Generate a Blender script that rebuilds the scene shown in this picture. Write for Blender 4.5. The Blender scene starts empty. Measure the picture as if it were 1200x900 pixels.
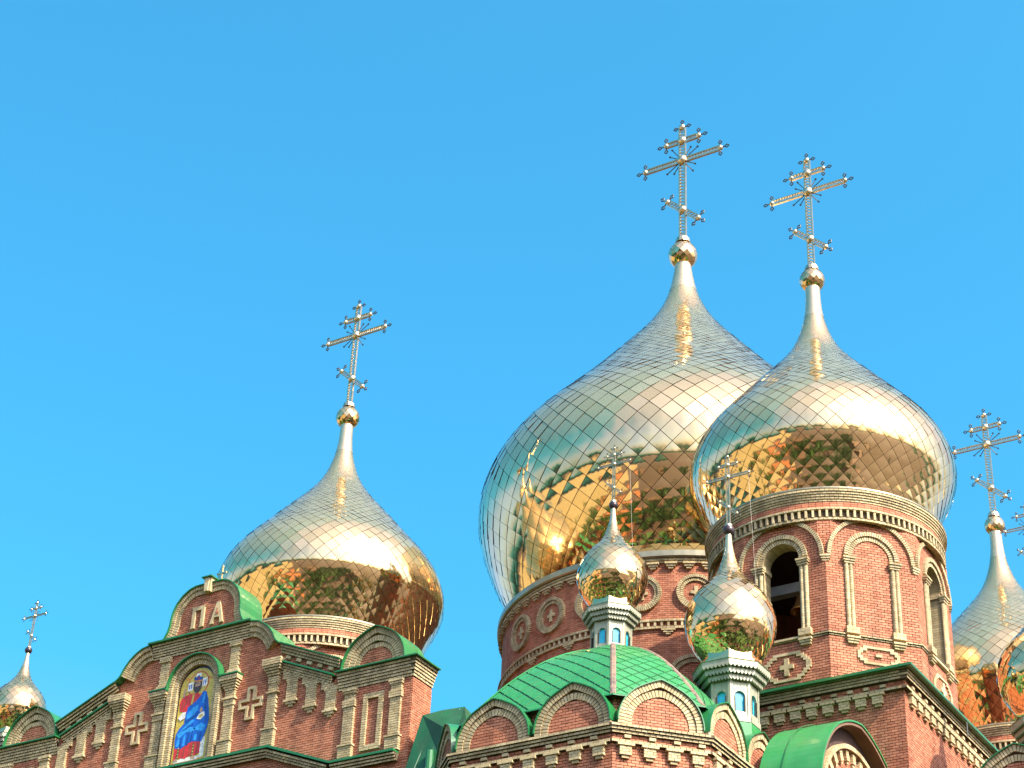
import bpy, math, random
import numpy as np
from mathutils import Matrix, Vector
rng = random.Random(11)
PI = math.pi
R = math.radians
S = bpy.context.scene
COL = S.collection

# ------------------------------------------------------------------ camera, sky, sun, exposure
FPX = 2355.56                         # focal length in pixels of a 1200 px wide frame
PITCH, ROLL, YAW = R(32.652), R(2.838), R(-32.752)
CAMPOS = np.array([0, 0, 1.7])
_cp, _sp, _cr, _sr = math.cos(PITCH), math.sin(PITCH), math.cos(ROLL), math.sin(ROLL)
_r, _f, _u = np.array([1, 0, 0.]), np.array([0, _cp, _sp]), np.array([0, -_sp, _cp])
RC = np.array([_cr*_r + _sr*_u, -_sr*_r + _cr*_u, _f])
_c, _s = math.cos(YAW), math.sin(YAW)
RC = RC @ np.array([[_c, -_s, 0], [_s, _c, 0], [0, 0, 1.]])
cam_data = bpy.data.cameras.new('camera')
cam_data.sensor_width = 36
cam_data.lens = 36*FPX/1200
cam_data.clip_start = .1
cam_data.clip_end = 5000
cam = bpy.data.objects.new('camera', cam_data)
COL.objects.link(cam)
m = Matrix.Identity(4)
for i in range(3):
    m[i][0], m[i][1], m[i][2], m[i][3] = RC[0][i], RC[1][i], -RC[2][i], CAMPOS[i]
cam.matrix_world = m
S.camera = cam

SUN_EL, SUN_AZ = R(44), R(76)         # azimuth from -Y towards +X
sdir = np.array([math.sin(SUN_AZ)*math.cos(SUN_EL), -math.cos(SUN_AZ)*math.cos(SUN_EL), math.sin(SUN_EL)])
sun_data = bpy.data.lights.new('sun', 'SUN')
sun_data.energy = 3.15
sun_data.angle = R(.53)
sun_data.color = (1, .91, .76)
sun = bpy.data.objects.new('sun', sun_data)
COL.objects.link(sun)
sun.rotation_euler = Vector(sdir).to_track_quat('Z', 'Y').to_euler()
sun.location = (60, -20, 70)

W = bpy.data.worlds.new('World')
S.world = W
W.use_nodes = True
wn = W.node_tree.nodes
wl = W.node_tree.links
wn.clear()
sky = wn.new('ShaderNodeTexSky')
sky.sky_type = 'NISHITA'
sky.sun_disc = False
sky.sun_elevation = SUN_EL
sky.sun_rotation = math.atan2(sdir[0], sdir[1])
sky.altitude = 0
sky.air_density = 1.0
sky.dust_density = 5.0
sky.ozone_density = 6.0
# the photograph's film-like blue: red is held back where the air is clear, not in the bright haze round the sun
sep = wn.new('ShaderNodeSeparateColor')
cmb = wn.new('ShaderNodeCombineColor')
dv = wn.new('ShaderNodeMapRange')
dv.inputs['From Min'].default_value = .93
dv.inputs['From Max'].default_value = 1.3
dv.inputs['To Min'].default_value = .27
dv.inputs['To Max'].default_value = 1.0
ml = wn.new('ShaderNodeMath')
ml.operation = 'MULTIPLY'
bg = wn.new('ShaderNodeBackground')
bg.inputs['Strength'].default_value = .15
wo = wn.new('ShaderNodeOutputWorld')
wl.new(sky.outputs[0], sep.inputs[0])
wl.new(sep.outputs[0], dv.inputs[0])
wl.new(dv.outputs[0], ml.inputs[0])
wl.new(sep.outputs[0], ml.inputs[1])
wl.new(ml.outputs[0], cmb.inputs[0])
wl.new(sep.outputs[1], cmb.inputs[1])
wl.new(sep.outputs[2], cmb.inputs[2])
wl.new(cmb.outputs[0], bg.inputs['Color'])
wl.new(bg.outputs[0], wo.inputs['Surface'])
S.view_settings.view_transform = 'Standard'
S.view_settings.look = 'None'
S.view_settings.exposure = 1.43
S.view_settings.gamma = 1
S.render.engine = 'CYCLES'
S.cycles.max_bounces = 8
S.cycles.glossy_bounces = 5
S.cycles.caustics_reflective = False


def proj(P):
    c = (np.asarray(P, float) - CAMPOS) @ RC.T
    return np.stack([600 + FPX*c[..., 0]/c[..., 2], 450 - FPX*c[..., 1]/c[..., 2]], -1), c[..., 2]


# ------------------------------------------------------------------ materials
MATS = {}


def base_mat(name):
    mt = bpy.data.materials.new(name)
    mt.use_nodes = True
    nt = mt.node_tree
    b = nt.nodes['Principled BSDF']
    MATS[name] = mt
    return mt, nt, b


def brick_mat(name, cols, rough=.85, noise=3.0, amt=.35):
    """one value per brick from the mesh attribute rnd, plus fine grain and some weathering"""
    mt, nt, b = base_mat(name)
    at = nt.nodes.new('ShaderNodeAttribute')
    at.attribute_name = 'rnd'
    rp = nt.nodes.new('ShaderNodeValToRGB')
    els = rp.color_ramp.elements
    while len(els) < len(cols):
        els.new(.5)
    for i, c in enumerate(cols):
        els[i].position = i/(len(cols)-1)
        els[i].color = (*c, 1)
    tc = nt.nodes.new('ShaderNodeTexCoord')
    nz = nt.nodes.new('ShaderNodeTexNoise')
    nz.inputs['Scale'].default_value = noise
    nz.inputs['Detail'].default_value = 8
    mp = nt.nodes.new('ShaderNodeMapRange')
    mp.inputs['From Min'].default_value = .3
    mp.inputs['From Max'].default_value = .7
    mp.inputs['To Min'].default_value = 1-amt
    mp.inputs['To Max'].default_value = 1+amt*.5
    mx = nt.nodes.new('ShaderNodeMix')
    mx.data_type = 'RGBA'
    mx.blend_type = 'MULTIPLY'
    mx.inputs['Factor'].default_value = 1
    nt.links.new(at.outputs['Fac'], rp.inputs['Fac'])
    nt.links.new(tc.outputs['Object'], nz.inputs['Vector'])
    nt.links.new(nz.outputs['Fac'], mp.inputs['Value'])
    nt.links.new(rp.outputs['Color'], mx.inputs['A'])
    nt.links.new(mp.outputs['Result'], mx.inputs['B'])
    mpg = nt.nodes.new('ShaderNodeMapping')
    mpg.inputs['Scale'].default_value = (1.6, 1.6, .22)
    n3 = nt.nodes.new('ShaderNodeTexNoise')
    n3.inputs['Scale'].default_value = 1.0
    n3.inputs['Detail'].default_value = 5
    m3 = nt.nodes.new('ShaderNodeMapRange')
    m3.inputs['From Min'].default_value = .36
    m3.inputs['From Max'].default_value = .56
    m3.inputs['To Min'].default_value = .74
    m3.inputs['To Max'].default_value = 1.0
    mx3 = nt.nodes.new('ShaderNodeMix')
    mx3.data_type = 'RGBA'
    mx3.blend_type = 'MULTIPLY'
    mx3.inputs['Factor'].default_value = 1
    nt.links.new(tc.outputs['Object'], mpg.inputs['Vector'])
    nt.links.new(mpg.outputs['Vector'], n3.inputs['Vector'])
    nt.links.new(n3.outputs['Fac'], m3.inputs['Value'])
    nt.links.new(mx.outputs['Result'], mx3.inputs['A'])
    nt.links.new(m3.outputs['Result'], mx3.inputs['B'])
    nt.links.new(mx3.outputs['Result'], b.inputs['Base Color'])
    n2 = nt.nodes.new('ShaderNodeTexNoise')
    n2.inputs['Scale'].default_value = 40
    n2.inputs['Detail'].default_value = 4
    bp = nt.nodes.new('ShaderNodeBump')
    bp.inputs['Strength'].default_value = .35
    bp.inputs['Distance'].default_value = .01
    nt.links.new(tc.outputs['Object'], n2.inputs['Vector'])
    nt.links.new(n2.outputs['Fac'], bp.inputs['Height'])
    nt.links.new(bp.outputs['Normal'], b.inputs['Normal'])
    b.inputs['Roughness'].default_value = rough
    return mt


def plain_mat(name, col, rough=.5, metal=0., var=.15, scale=2.0, bump=0., spec=.5, coat=0.):
    mt, nt, b = base_mat(name)
    tc = nt.nodes.new('ShaderNodeTexCoord')
    nz = nt.nodes.new('ShaderNodeTexNoise')
    nz.inputs['Scale'].default_value = scale
    nz.inputs['Detail'].default_value = 6
    rp = nt.nodes.new('ShaderNodeValToRGB')
    rp.color_ramp.elements[0].position = .3
    rp.color_ramp.elements[1].position = .7
    rp.color_ramp.elements[0].color = (*[min(1, c*(1-var)) for c in col], 1)
    rp.color_ramp.elements[1].color = (*[min(1, c*(1+var)) for c in col], 1)
    nt.links.new(tc.outputs['Object'], nz.inputs['Vector'])
    nt.links.new(nz.outputs['Fac'], rp.inputs['Fac'])
    nt.links.new(rp.outputs['Color'], b.inputs['Base Color'])
    b.inputs['Roughness'].default_value = rough
    b.inputs['Metallic'].default_value = metal
    b.inputs['Specular IOR Level'].default_value = spec
    b.inputs['Coat Weight'].default_value = coat
    if bump:
        bp = nt.nodes.new('ShaderNodeBump')
        bp.inputs['Strength'].default_value = bump
        bp.inputs['Distance'].default_value = .02
        nt.links.new(nz.outputs['Fac'], bp.inputs['Height'])
        nt.links.new(bp.outputs['Normal'], b.inputs['Normal'])
    return mt


def weather(mt, fade, amount):
    nt = mt.node_tree
    b = nt.nodes['Principled BSDF']
    src = b.inputs['Base Color'].links[0].from_socket
    tc = nt.nodes.new('ShaderNodeTexCoord')
    mp = nt.nodes.new('ShaderNodeMapping')
    mp.inputs['Scale'].default_value = (2.6, 2.6, .5)
    nz = nt.nodes.new('ShaderNodeTexNoise')
    nz.inputs['Scale'].default_value = 1.1
    nz.inputs['Detail'].default_value = 9
    nz.inputs['Roughness'].default_value = .65
    mr = nt.nodes.new('ShaderNodeMapRange')
    mr.inputs['From Min'].default_value = .42
    mr.inputs['From Max'].default_value = .72
    mr.inputs['To Max'].default_value = amount
    mx = nt.nodes.new('ShaderNodeMix')
    mx.data_type = 'RGBA'
    mx.inputs['B'].default_value = (*fade, 1)
    nt.links.new(tc.outputs['Object'], mp.inputs['Vector'])
    nt.links.new(mp.outputs['Vector'], nz.inputs['Vector'])
    nt.links.new(nz.outputs['Fac'], mr.inputs['Value'])
    nt.links.new(mr.outputs['Result'], mx.inputs['Factor'])
    nt.links.new(src, mx.inputs['A'])
    nt.links.new(mx.outputs['Result'], b.inputs['Base Color'])
    r0 = b.inputs['Roughness'].default_value
    m2 = nt.nodes.new('ShaderNodeMapRange')
    m2.inputs['To Min'].default_value = r0*.7
    m2.inputs['To Max'].default_value = min(1, r0*1.7)
    nt.links.new(nz.outputs['Fac'], m2.inputs['Value'])
    nt.links.new(m2.outputs['Result'], b.inputs['Roughness'])


def gold_mat(name, c0, c1, rough, metal):
    """polished titanium-nitride sheet: each tile a slightly different tone and polish"""
    mt, nt, b = base_mat(name)
    at = nt.nodes.new('ShaderNodeAttribute')
    at.attribute_name = 'rnd'
    oi = nt.nodes.new('ShaderNodeObjectInfo')
    ad = nt.nodes.new('ShaderNodeMath')
    ad.operation = 'ADD'
    fr = nt.nodes.new('ShaderNodeMath')
    fr.operation = 'FRACT'
    rp = nt.nodes.new('ShaderNodeValToRGB')
    rp.color_ramp.elements[0].color = (*c0, 1)
    rp.color_ramp.elements[1].color = (*c1, 1)
    nt.links.new(at.outputs['Fac'], ad.inputs[0])
    nt.links.new(oi.outputs['Random'], ad.inputs[1])
    nt.links.new(ad.outputs[0], fr.inputs[0])
    nt.links.new(fr.outputs[0], rp.inputs['Fac'])
    nt.links.new(rp.outputs['Color'], b.inputs['Base Color'])
    tc = nt.nodes.new('ShaderNodeTexCoord')
    nz = nt.nodes.new('ShaderNodeTexNoise')
    nz.inputs['Scale'].default_value = 3.2
    nz.inputs['Detail'].default_value = 2
    bp = nt.nodes.new('ShaderNodeBump')
    bp.inputs['Strength'].default_value = .05
    bp.inputs['Distance'].default_value = .06
    nt.links.new(tc.outputs['Object'], nz.inputs['Vector'])
    nt.links.new(nz.outputs['Fac'], bp.inputs['Height'])
    nt.links.new(bp.outputs['Normal'], b.inputs['Normal'])
    mr = nt.nodes.new('ShaderNodeMapRange')
    mr.inputs['To Min'].default_value = rough*.6
    mr.inputs['To Max'].default_value = rough*1.5
    nt.links.new(nz.outputs['Fac'], mr.inputs['Value'])
    nt.links.new(mr.outputs['Result'], b.inputs['Roughness'])
    # less metallic where facing up: a painted haze that pales the mirrored sky
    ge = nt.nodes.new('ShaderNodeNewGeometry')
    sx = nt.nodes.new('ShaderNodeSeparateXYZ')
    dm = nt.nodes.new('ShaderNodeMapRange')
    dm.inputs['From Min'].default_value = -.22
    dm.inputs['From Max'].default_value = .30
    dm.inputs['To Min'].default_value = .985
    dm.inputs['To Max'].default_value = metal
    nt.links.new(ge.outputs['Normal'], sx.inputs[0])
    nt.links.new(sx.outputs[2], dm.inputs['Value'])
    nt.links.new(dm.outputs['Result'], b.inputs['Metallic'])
    return mt


RED = brick_mat('red_brick', [(.38, .122, .058), (.49, .176, .088), (.53, .198, .104), (.57, .225, .122)], amt=.12)
BEIGE = brick_mat('beige_brick', [(.43, .325, .165), (.50, .385, .20), (.54, .42, .225), (.60, .48, .275)], amt=.22)
MORTAR = plain_mat('mortar', (.06, .032, .026), .95, var=.25, scale=8)
BMORTAR = plain_mat('beige_mortar', (.11, .08, .045), .95, var=.25, scale=8)
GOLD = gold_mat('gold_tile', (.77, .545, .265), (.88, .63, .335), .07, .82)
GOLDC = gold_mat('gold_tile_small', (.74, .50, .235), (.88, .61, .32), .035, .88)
UNDER = plain_mat('dome_seam', (.06, .04, .02), .6, .4)
NECK = plain_mat('neck_gold', (.74, .57, .34), .24, .8, var=.06)
LIP = plain_mat('rim_metal', (.36, .31, .19), .35, .7, var=.15)
GREEN = plain_mat('green_paint', (.010, .145, .034), .38, 0, var=.16, scale=1.3, bump=.08, coat=.25)
GREENL = plain_mat('green_roof', (.022, .20, .046), .4, 0, var=.14, scale=1.6, bump=.1, coat=.2)
GSHADED = plain_mat('shaded_green_paint', (.004, .075, .022), .5, var=.3, scale=1.5)  # darkened green: the link roof's shade is put into its colour
ORANGE_GROUND = plain_mat('reflected_orange', (.40, .14, .045), .85, var=.35, scale=.3)
PALE_GROUND = plain_mat('reflected_pale_patch', (.34, .26, .115), .9, var=.3, scale=.05)
GSEAM = plain_mat('roof_seam', (.003, .03, .012), .6)
SILVER = plain_mat('cross_metal', (.66, .53, .33), .3, 1., var=.2, scale=6)
STEEL = plain_mat('finial_steel', (.12, .115, .10), .4, .9, var=.1)
PURPLE = plain_mat('dark_ball', (.045, .03, .035), .35, .3, var=.2, scale=6)
CREAM = plain_mat('cream_metal', (.36, .355, .25), .42, .15, var=.08, scale=5)
BLUE = plain_mat('sky_reflection_pane', (.05, .56, .82), .12, 0, var=.08, scale=3, coat=.6)  # the sky's reflection in the glass is put into this colour
HIP = plain_mat('worn_hip', (.17, .12, .09), .7, .1, var=.5, scale=7)
BRONZE = plain_mat('sunlit_orange_bronze', (.55, .25, .07), .35, .8, var=.2)
BEAM = plain_mat('beam_paint', (.36, .36, .34), .7, var=.2)
SOFFIT = plain_mat('soffit', (.16, .09, .05), .8)
TREE = plain_mat('leaf', (.055, .13, .018), .6, var=.6, scale=.8)
BARK = plain_mat('bark', (.10, .07, .045), .9, var=.3)
LAWN = plain_mat('lawn', (.05, .12, .02), .9, var=.4, scale=.4)
PAVE = plain_mat('paving', (.07, .043, .027), .9, var=.6, scale=.16)
ICON = {}
for nm, c in dict(ground=(.56, .42, .06), dark=(.05, .03, .03), blue=(.012, .11, .50), light_blue=(.035, .30, .72),
                  deep_blue=(.01, .06, .28), red=(.55, .03, .02), skin=(.42, .26, .16), hair=(.07, .04, .03),
                  white=(.75, .72, .62), orange=(.62, .20, .03), ink=(.16, .07, .02)).items():
    ICON[nm] = plain_mat('mosaic_'+nm, c, .3, var=.25, scale=9, bump=.15)

weather(GREEN, (.035, .14, .055), .5)
weather(GREENL, (.05, .20, .075), .5)
weather(GSHADED, (.02, .06, .03), .6)
weather(CREAM, (.24, .22, .15), .7)
weather(HIP, (.30, .17, .09), .8)

# ------------------------------------------------------------------ geometry helpers


class Fr:
    """a wall's own axes: u along it, v up, n out of it"""

    def __init__(s, o, U, N, V=(0, 0, 1)):
        s.o, s.U, s.N, s.V = (np.array(a, float) for a in (o, U, N, V))

    def P(s, u, v, n=0.):
        return s.o + u*s.U + v*s.V + n*s.N

    def rot(s, u, v, a):
        c, q = math.cos(a), math.sin(a)
        return Fr(s.P(u, v), c*s.U + q*s.V, s.N, -q*s.U + c*s.V)

    def at(s, u, v, n=0.):
        return Fr(s.P(u, v, n), s.U, s.N, s.V)

    def mat(s, u, v, n=0.):
        M = Matrix.Identity(4)
        p = s.P(u, v, n)
        for i in range(3):
            M[i][0], M[i][1], M[i][2], M[i][3] = s.U[i], -s.N[i], s.V[i], p[i]
        return M


def face_frame(cx, cy, ap, az, z=0., s=1.):
    """frame of a wall whose outward normal has azimuth az (0 = -Y, 90 = +X), at distance ap from (cx, cy)"""
    a = R(az)
    n = np.array([math.sin(a), -math.cos(a), 0])
    u = np.array([math.cos(a), math.sin(a), 0])
    return Fr(np.array([cx, cy, z]) + ap*n, u*s, n*s, (0, 0, s))


class MB:
    def __init__(s):
        s.V, s.F, s.A = [], [], []

    def add(s, verts, faces, r=None):
        b = len(s.V)
        r = rng.random() if r is None else r
        s.V.extend(verts)
        for f in faces:
            s.F.append(tuple(b+i for i in f))
            s.A.append(r)

    def box(s, fr, u0, u1, v0, v1, n0, n1, r=None, tl=0., tr=0., back=False):
        P = fr.P
        vs = [P(u0-tl*n1, v0, n1), P(u1+tr*n1, v0, n1), P(u1+tr*n1, v1, n1), P(u0-tl*n1, v1, n1),
              P(u0-tl*n0, v0, n0), P(u1+tr*n0, v0, n0), P(u1+tr*n0, v1, n0), P(u0-tl*n0, v1, n0)]
        fs = [(0, 1, 2, 3), (0, 4, 5, 1), (1, 5, 6, 2), (2, 6, 7, 3), (3, 7, 4, 0)]
        if back:
            fs.append((4, 7, 6, 5))
        s.add(vs, fs, r)

    def prism(s, fr, pts, n0, n1, r=None, back=True):
        k = len(pts)
        vs = [fr.P(u, v, n1) for u, v in pts] + [fr.P(u, v, n0) for u, v in pts]
        fs = [tuple(range(k))] + [(i, k+i, k+(i+1) % k, (i+1) % k) for i in range(k)]
        if back:
            fs.append(tuple(range(2*k-1, k-1, -1)))
        s.add(vs, fs, r)

    def rod(s, a, b, r, k=6):
        a, b = np.array(a, float), np.array(b, float)
        d = b-a
        d = d/np.linalg.norm(d)
        x = np.cross(d, [0, 0, 1.] if abs(d[2]) < .9 else [1., 0, 0])
        x /= np.linalg.norm(x)
        y = np.cross(d, x)
        ring = [x*math.cos(2*PI*i/k)*r + y*math.sin(2*PI*i/k)*r for i in range(k)]
        s.add([a+q for q in ring]+[b+q for q in ring],
              [(i, (i+1) % k, k+(i+1) % k, k+i) for i in range(k)]+[tuple(range(k-1, -1, -1)), tuple(range(k, 2*k))])

    def lathe(s, ax, prof, seg=64, a0=0., a1=360., caps=False):
        full = abs(a1-a0-360) < 1e-6
        n = seg if full else seg+1
        vs = []
        for r, z in prof:
            for i in range(n):
                a = R(a0+(a1-a0)*i/seg)
                vs.append(np.array([ax[0]+r*math.sin(a), ax[1]-r*math.cos(a), z]))
        fs = []
        for j in range(len(prof)-1):
            for i in range(seg):
                k = (i+1) % n
                fs.append((j*n+i, j*n+k, (j+1)*n+k, (j+1)*n+i))
        if caps and full:
            fs.append(tuple(range(n-1, -1, -1)))
            fs.append(tuple(range((len(prof)-1)*n, len(prof)*n)))
        s.add(vs, fs)

    def build(s, name, mat, parent=None, kind=None, smooth=False, label=None, cat=None, group=None, off=None):
        if off is None:
            off = np.array(root_of(parent)['base']) if parent is not None else np.zeros(3)
        me = bpy.data.meshes.new(name)
        V = np.array(s.V, float) - off
        me.from_pydata(V.tolist(), [], s.F)
        a = me.attributes.new('rnd', 'FLOAT', 'FACE')
        a.data.foreach_set('value', np.array(s.A, np.float32))
        if smooth:
            me.polygons.foreach_set('use_smooth', np.ones(len(me.polygons), bool))
        me.materials.append(mat)
        me.update()
        return link(name, me, parent, kind, label, cat, group)


def root_of(o):
    while o.parent is not None:
        o = o.parent
    return o


def link(name, me, parent=None, kind=None, label=None, cat=None, group=None):
    o = bpy.data.objects.new(name, me)
    COL.objects.link(o)
    if parent is not None:
        o.parent = parent
    if kind:
        o['kind'] = kind
    if label:
        o['label'] = label
    if cat:
        o['category'] = cat
    if group:
        o['group'] = group
    return o


def thing(name, base, label, cat, group=None):
    o = link(name, None, None, None, label, cat, group)
    o.location = [float(x) for x in base]
    o['base'] = [float(x) for x in base]
    return o


def inst(name, mesh, M, parent):
    o = bpy.data.objects.new(name, mesh)
    COL.objects.link(o)
    o.parent = parent
    off = Vector(root_of(parent)['base'])
    o.matrix_local = Matrix.Translation(-off) @ M
    return o


def local_mesh(name, mb, mat):
    me = bpy.data.meshes.new(name)
    me.from_pydata([tuple(v) for v in mb.V], [], mb.F)
    a = me.attributes.new('rnd', 'FLOAT', 'FACE')
    a.data.foreach_set('value', np.array(mb.A, np.float32))
    me.materials.append(mat)
    return me


LOC = Fr((0, 0, 0), (1, 0, 0), (0, -1, 0))        # local frame for shared meshes: n is -Y

BL, BH, BJ = .255, .1, .021


def bricks(mb, fr, u0, u1, v0, v1, spans=None, n=0., d=.014, L=BL, h=BH, j=BJ, tl=0., tr=0., ph=0):
    rows = max(1, int(round((v1-v0)/h)))
    hh = (v1-v0)/rows
    for i in range(rows):
        va, vb = v0+i*hh, v0+(i+1)*hh-j
        iv = [(u0, u1)] if spans is None else spans((va+vb)/2)
        for (a0, a1) in iv:
            a0, a1 = max(a0, u0), min(a1, u1)
            if a1-a0 < .03:
                continue
            u = u0-((i+ph) % 2)*L/2
            u += math.floor((a0-u)/L)*L
            while u < a1:
                a, b = max(u, a0), min(u+L-j, a1)
                if b-a > .025:
                    dd = d+rng.uniform(-.004, .005)
                    mb.box(fr, a, b, va, vb, n-.02, n+dd, tl=tl if a == u0 else 0, tr=tr if b == u1 else 0)
                u += L


def cornice(mb, bk, fr, u0, u1, v0, projs, h=.1, tl=0., tr=0., n=0., L=.2):
    """stacked courses of beige headers, each its own projection; bk takes the joint filler behind"""
    for i, p in enumerate(projs):
        bricks(mb, fr, u0, u1, v0+i*h, v0+(i+1)*h, n=n+p-.05, d=.05, L=L, h=h, j=.02, tl=tl, tr=tr, ph=i)
        bk.box(fr, u0, u1, v0+i*h, v0+(i+1)*h-.002, n-.02, n+p-.018, tl=tl, tr=tr)


def arc_pts(cu, cv, r, a0, a1, k):
    return [(cu+r*math.cos(R(a0+(a1-a0)*i/k)), cv+r*math.sin(R(a0+(a1-a0)*i/k))) for i in range(k+1)]


def offset_poly(pts, w, closed=False):
    out = []
    k = len(pts)
    for i in range(k):
        if closed:
            a, b = pts[i-1], pts[(i+1) % k]
        else:
            a, b = pts[max(0, i-1)], pts[min(k-1, i+1)]
        dx, dy = b[0]-a[0], b[1]-a[1]
        q = math.hypot(dx, dy) or 1
        out.append((pts[i][0]-dy/q*w, pts[i][1]+dx/q*w))
    return out


def resample(pts, step):
    P = [np.array(p, float) for p in pts]
    d = [0]
    for a, b in zip(P[:-1], P[1:]):
        d.append(d[-1]+np.linalg.norm(b-a))
    k = max(1, int(round(d[-1]/step)))
    x = np.linspace(0, d[-1], k+1)
    A = np.array(P)
    return list(zip(np.interp(x, d, A[:, 0]), np.interp(x, d, A[:, 1])))


def band(mb, bk, fr, pts, w, n0, n1, step=.1, gap=.024, off=0.):
    """a ring of wedge bricks laid along pts; w to the left of its direction"""
    p = resample(pts, step)
    o = offset_poly(p, off) if off else p
    q = offset_poly(p, off+w)
    for i in range(len(p)-1):
        t = gap/2/max(step, 1e-6)
        l = lambda a, b, s: (a[0]+(b[0]-a[0])*s, a[1]+(b[1]-a[1])*s)
        quad = [l(o[i], o[i+1], t), l(o[i], o[i+1], 1-t), l(q[i], q[i+1], 1-t), l(q[i], q[i+1], t)]
        mb.prism(fr, quad, n0, n1+rng.uniform(-.004, .004), back=False)
        if bk is not None:
            e = l(o[i], q[i], .02), l(o[i+1], q[i+1], .02), l(o[i+1], q[i+1], .98), l(o[i], q[i], .98)
            bk.add([fr.P(*x, n1-.014) for x in e], [(0, 1, 2, 3)])


def ribbon(mb, fr, pts, th, n0, n1):
    """a bent sheet following pts, th thick to the right of its direction"""
    q = offset_poly(pts, -th)
    for i in range(len(pts)-1):
        mb.prism(fr, [q[i], q[i+1], pts[i+1], pts[i]], n0, n1)


def keel(cu, cv, r, tip, k=40, a0=0., a1=180.):
    """semicircle with a small pointed crest"""
    out = []
    for i in range(k+1):
        a = a0+(a1-a0)*i/k
        rr = r+tip*max(0, 1-abs(a-90)/26.)**1.6
        out.append((cu+rr*math.cos(R(a)), cv+rr*math.sin(R(a))))
    return out


def half(r, c, v):
    x = r*r-(v-c)**2
    return math.sqrt(x) if x > 0 else 0.


# shared brick corbel: cap course, three courses of body, small drop
def corbel_mesh(name, w=.40, hbody=.3, drop=.12, cap=.56, d=.16):
    mb = MB()
    bricks(mb, LOC, -cap/2, cap/2, -.1, 0, n=0, d=d+.05, L=.2, j=.012)
    bricks(mb, LOC, -w/2, w/2, -.1-hbody, -.1, n=0, d=d, L=.2, j=.012)
    bricks(mb, LOC, -drop, drop, -.2-hbody, -.1-hbody, n=0, d=d*.7, L=.4, j=.012)
    return local_mesh(name, mb, BEIGE)


CORBEL = corbel_mesh('corbel')


def step_mesh(widths, h, d, name):
    mb = MB()
    v = 0
    for i, w in enumerate(widths):
        bricks(mb, LOC, -w/2, w/2, v-h, v, n=0, d=d*(1-.22*i), L=.17, h=h, j=.012)
        v -= h
    return local_mesh(name, mb, BEIGE)


STEP = step_mesh([.54, .42, .24], .1, .24, 'bracket')
PEND = step_mesh([.62, .44, .22], .09, .14, 'pendant')


def plus_cross(fr, cu, cv, hw, up, dn, t, n0, n1, parent, mat=None):
    mb = MB()
    mb.prism(fr, [(cu-t, cv-dn), (cu+t, cv-dn), (cu+t, cv-t), (cu+hw, cv-t), (cu+hw, cv+t), (cu+t, cv+t), (cu+t, cv+up),
                  (cu-t, cv+up), (cu-t, cv+t), (cu-hw, cv+t), (cu-hw, cv-t), (cu-t, cv-t)], n0, n1)
    return mb.build('relief_cross', mat or BEIGE, parent)


# ------------------------------------------------------------------ onion domes
BIG_U = np.linspace(0, 1, 12)
BIG_R = np.array([.82, .912, 1.0, .985, .885, .714, .537, .355, .199, .110, .066, .057])
MAIN_R = np.array([.679, .837, .939, 1.0, .981, .875, .698, .513, .344, .185, .082, .041])
SM_U = np.array([0, .12, .27, .42, .52, .60, .67, .77, .88, 1.])
SM_R = np.array([.60, .86, 1.0, .91, .71, .48, .315, .18, .095, .058])


def spline(zk, rk, z):
    n = len(zk)
    h = np.diff(zk)
    A = np.zeros((n, n))
    b = np.zeros(n)
    A[0, 0] = A[-1, -1] = 1
    for i in range(1, n-1):
        A[i, i-1], A[i, i], A[i, i+1] = h[i-1], 2*(h[i-1]+h[i]), h[i]
        b[i] = 6*((rk[i+1]-rk[i])/h[i]-(rk[i]-rk[i-1])/h[i-1])
    M = np.linalg.solve(A, b)
    i = np.clip(np.searchsorted(zk, z)-1, 0, n-2)
    t = z-zk[i]
    hh = h[i]
    return rk[i]+((rk[i+1]-rk[i])/hh-hh*(2*M[i]+M[i+1])/6)*t+M[i]/2*t*t+(M[i+1]-M[i])/(6*hh)*t**3


class Onion:
    def __init__(s, R_, z0, z1, uk, rk):
        z = np.linspace(0, 1, 500)
        s.r = spline(uk, rk, z)*R_
        s.z = z0+(z1-z0)*z
        sl = (s.r[8]-s.r[0])/(s.z[8]-s.z[0])      # tuck the skin in below the rim
        ext = np.linspace(.12, .01, 8)*R_
        s.r = np.concatenate([s.r[0]-sl*ext, s.r])
        s.z = np.concatenate([s.z[0]-ext, s.z])
        s.s = np.concatenate([[0], np.cumsum(np.hypot(np.diff(s.r), np.diff(s.z)))])
        s.R, s.z0, s.z1 = R_, z0, z1

    def at(s, q):
        r, z = np.interp(q, s.s, s.r), np.interp(q, s.s, s.z)
        e = .02*s.R
        r2, z2 = np.interp(q+e, s.s, s.r), np.interp(q+e, s.s, s.z)
        r1, z1 = np.interp(q-e, s.s, s.r), np.interp(q-e, s.s, s.z)
        t = math.hypot(r2-r1, z2-z1) or 1
        return r, z, (z2-z1)/t, -(r2-r1)/t        # radius, height, outward normal (radial, up)


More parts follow.
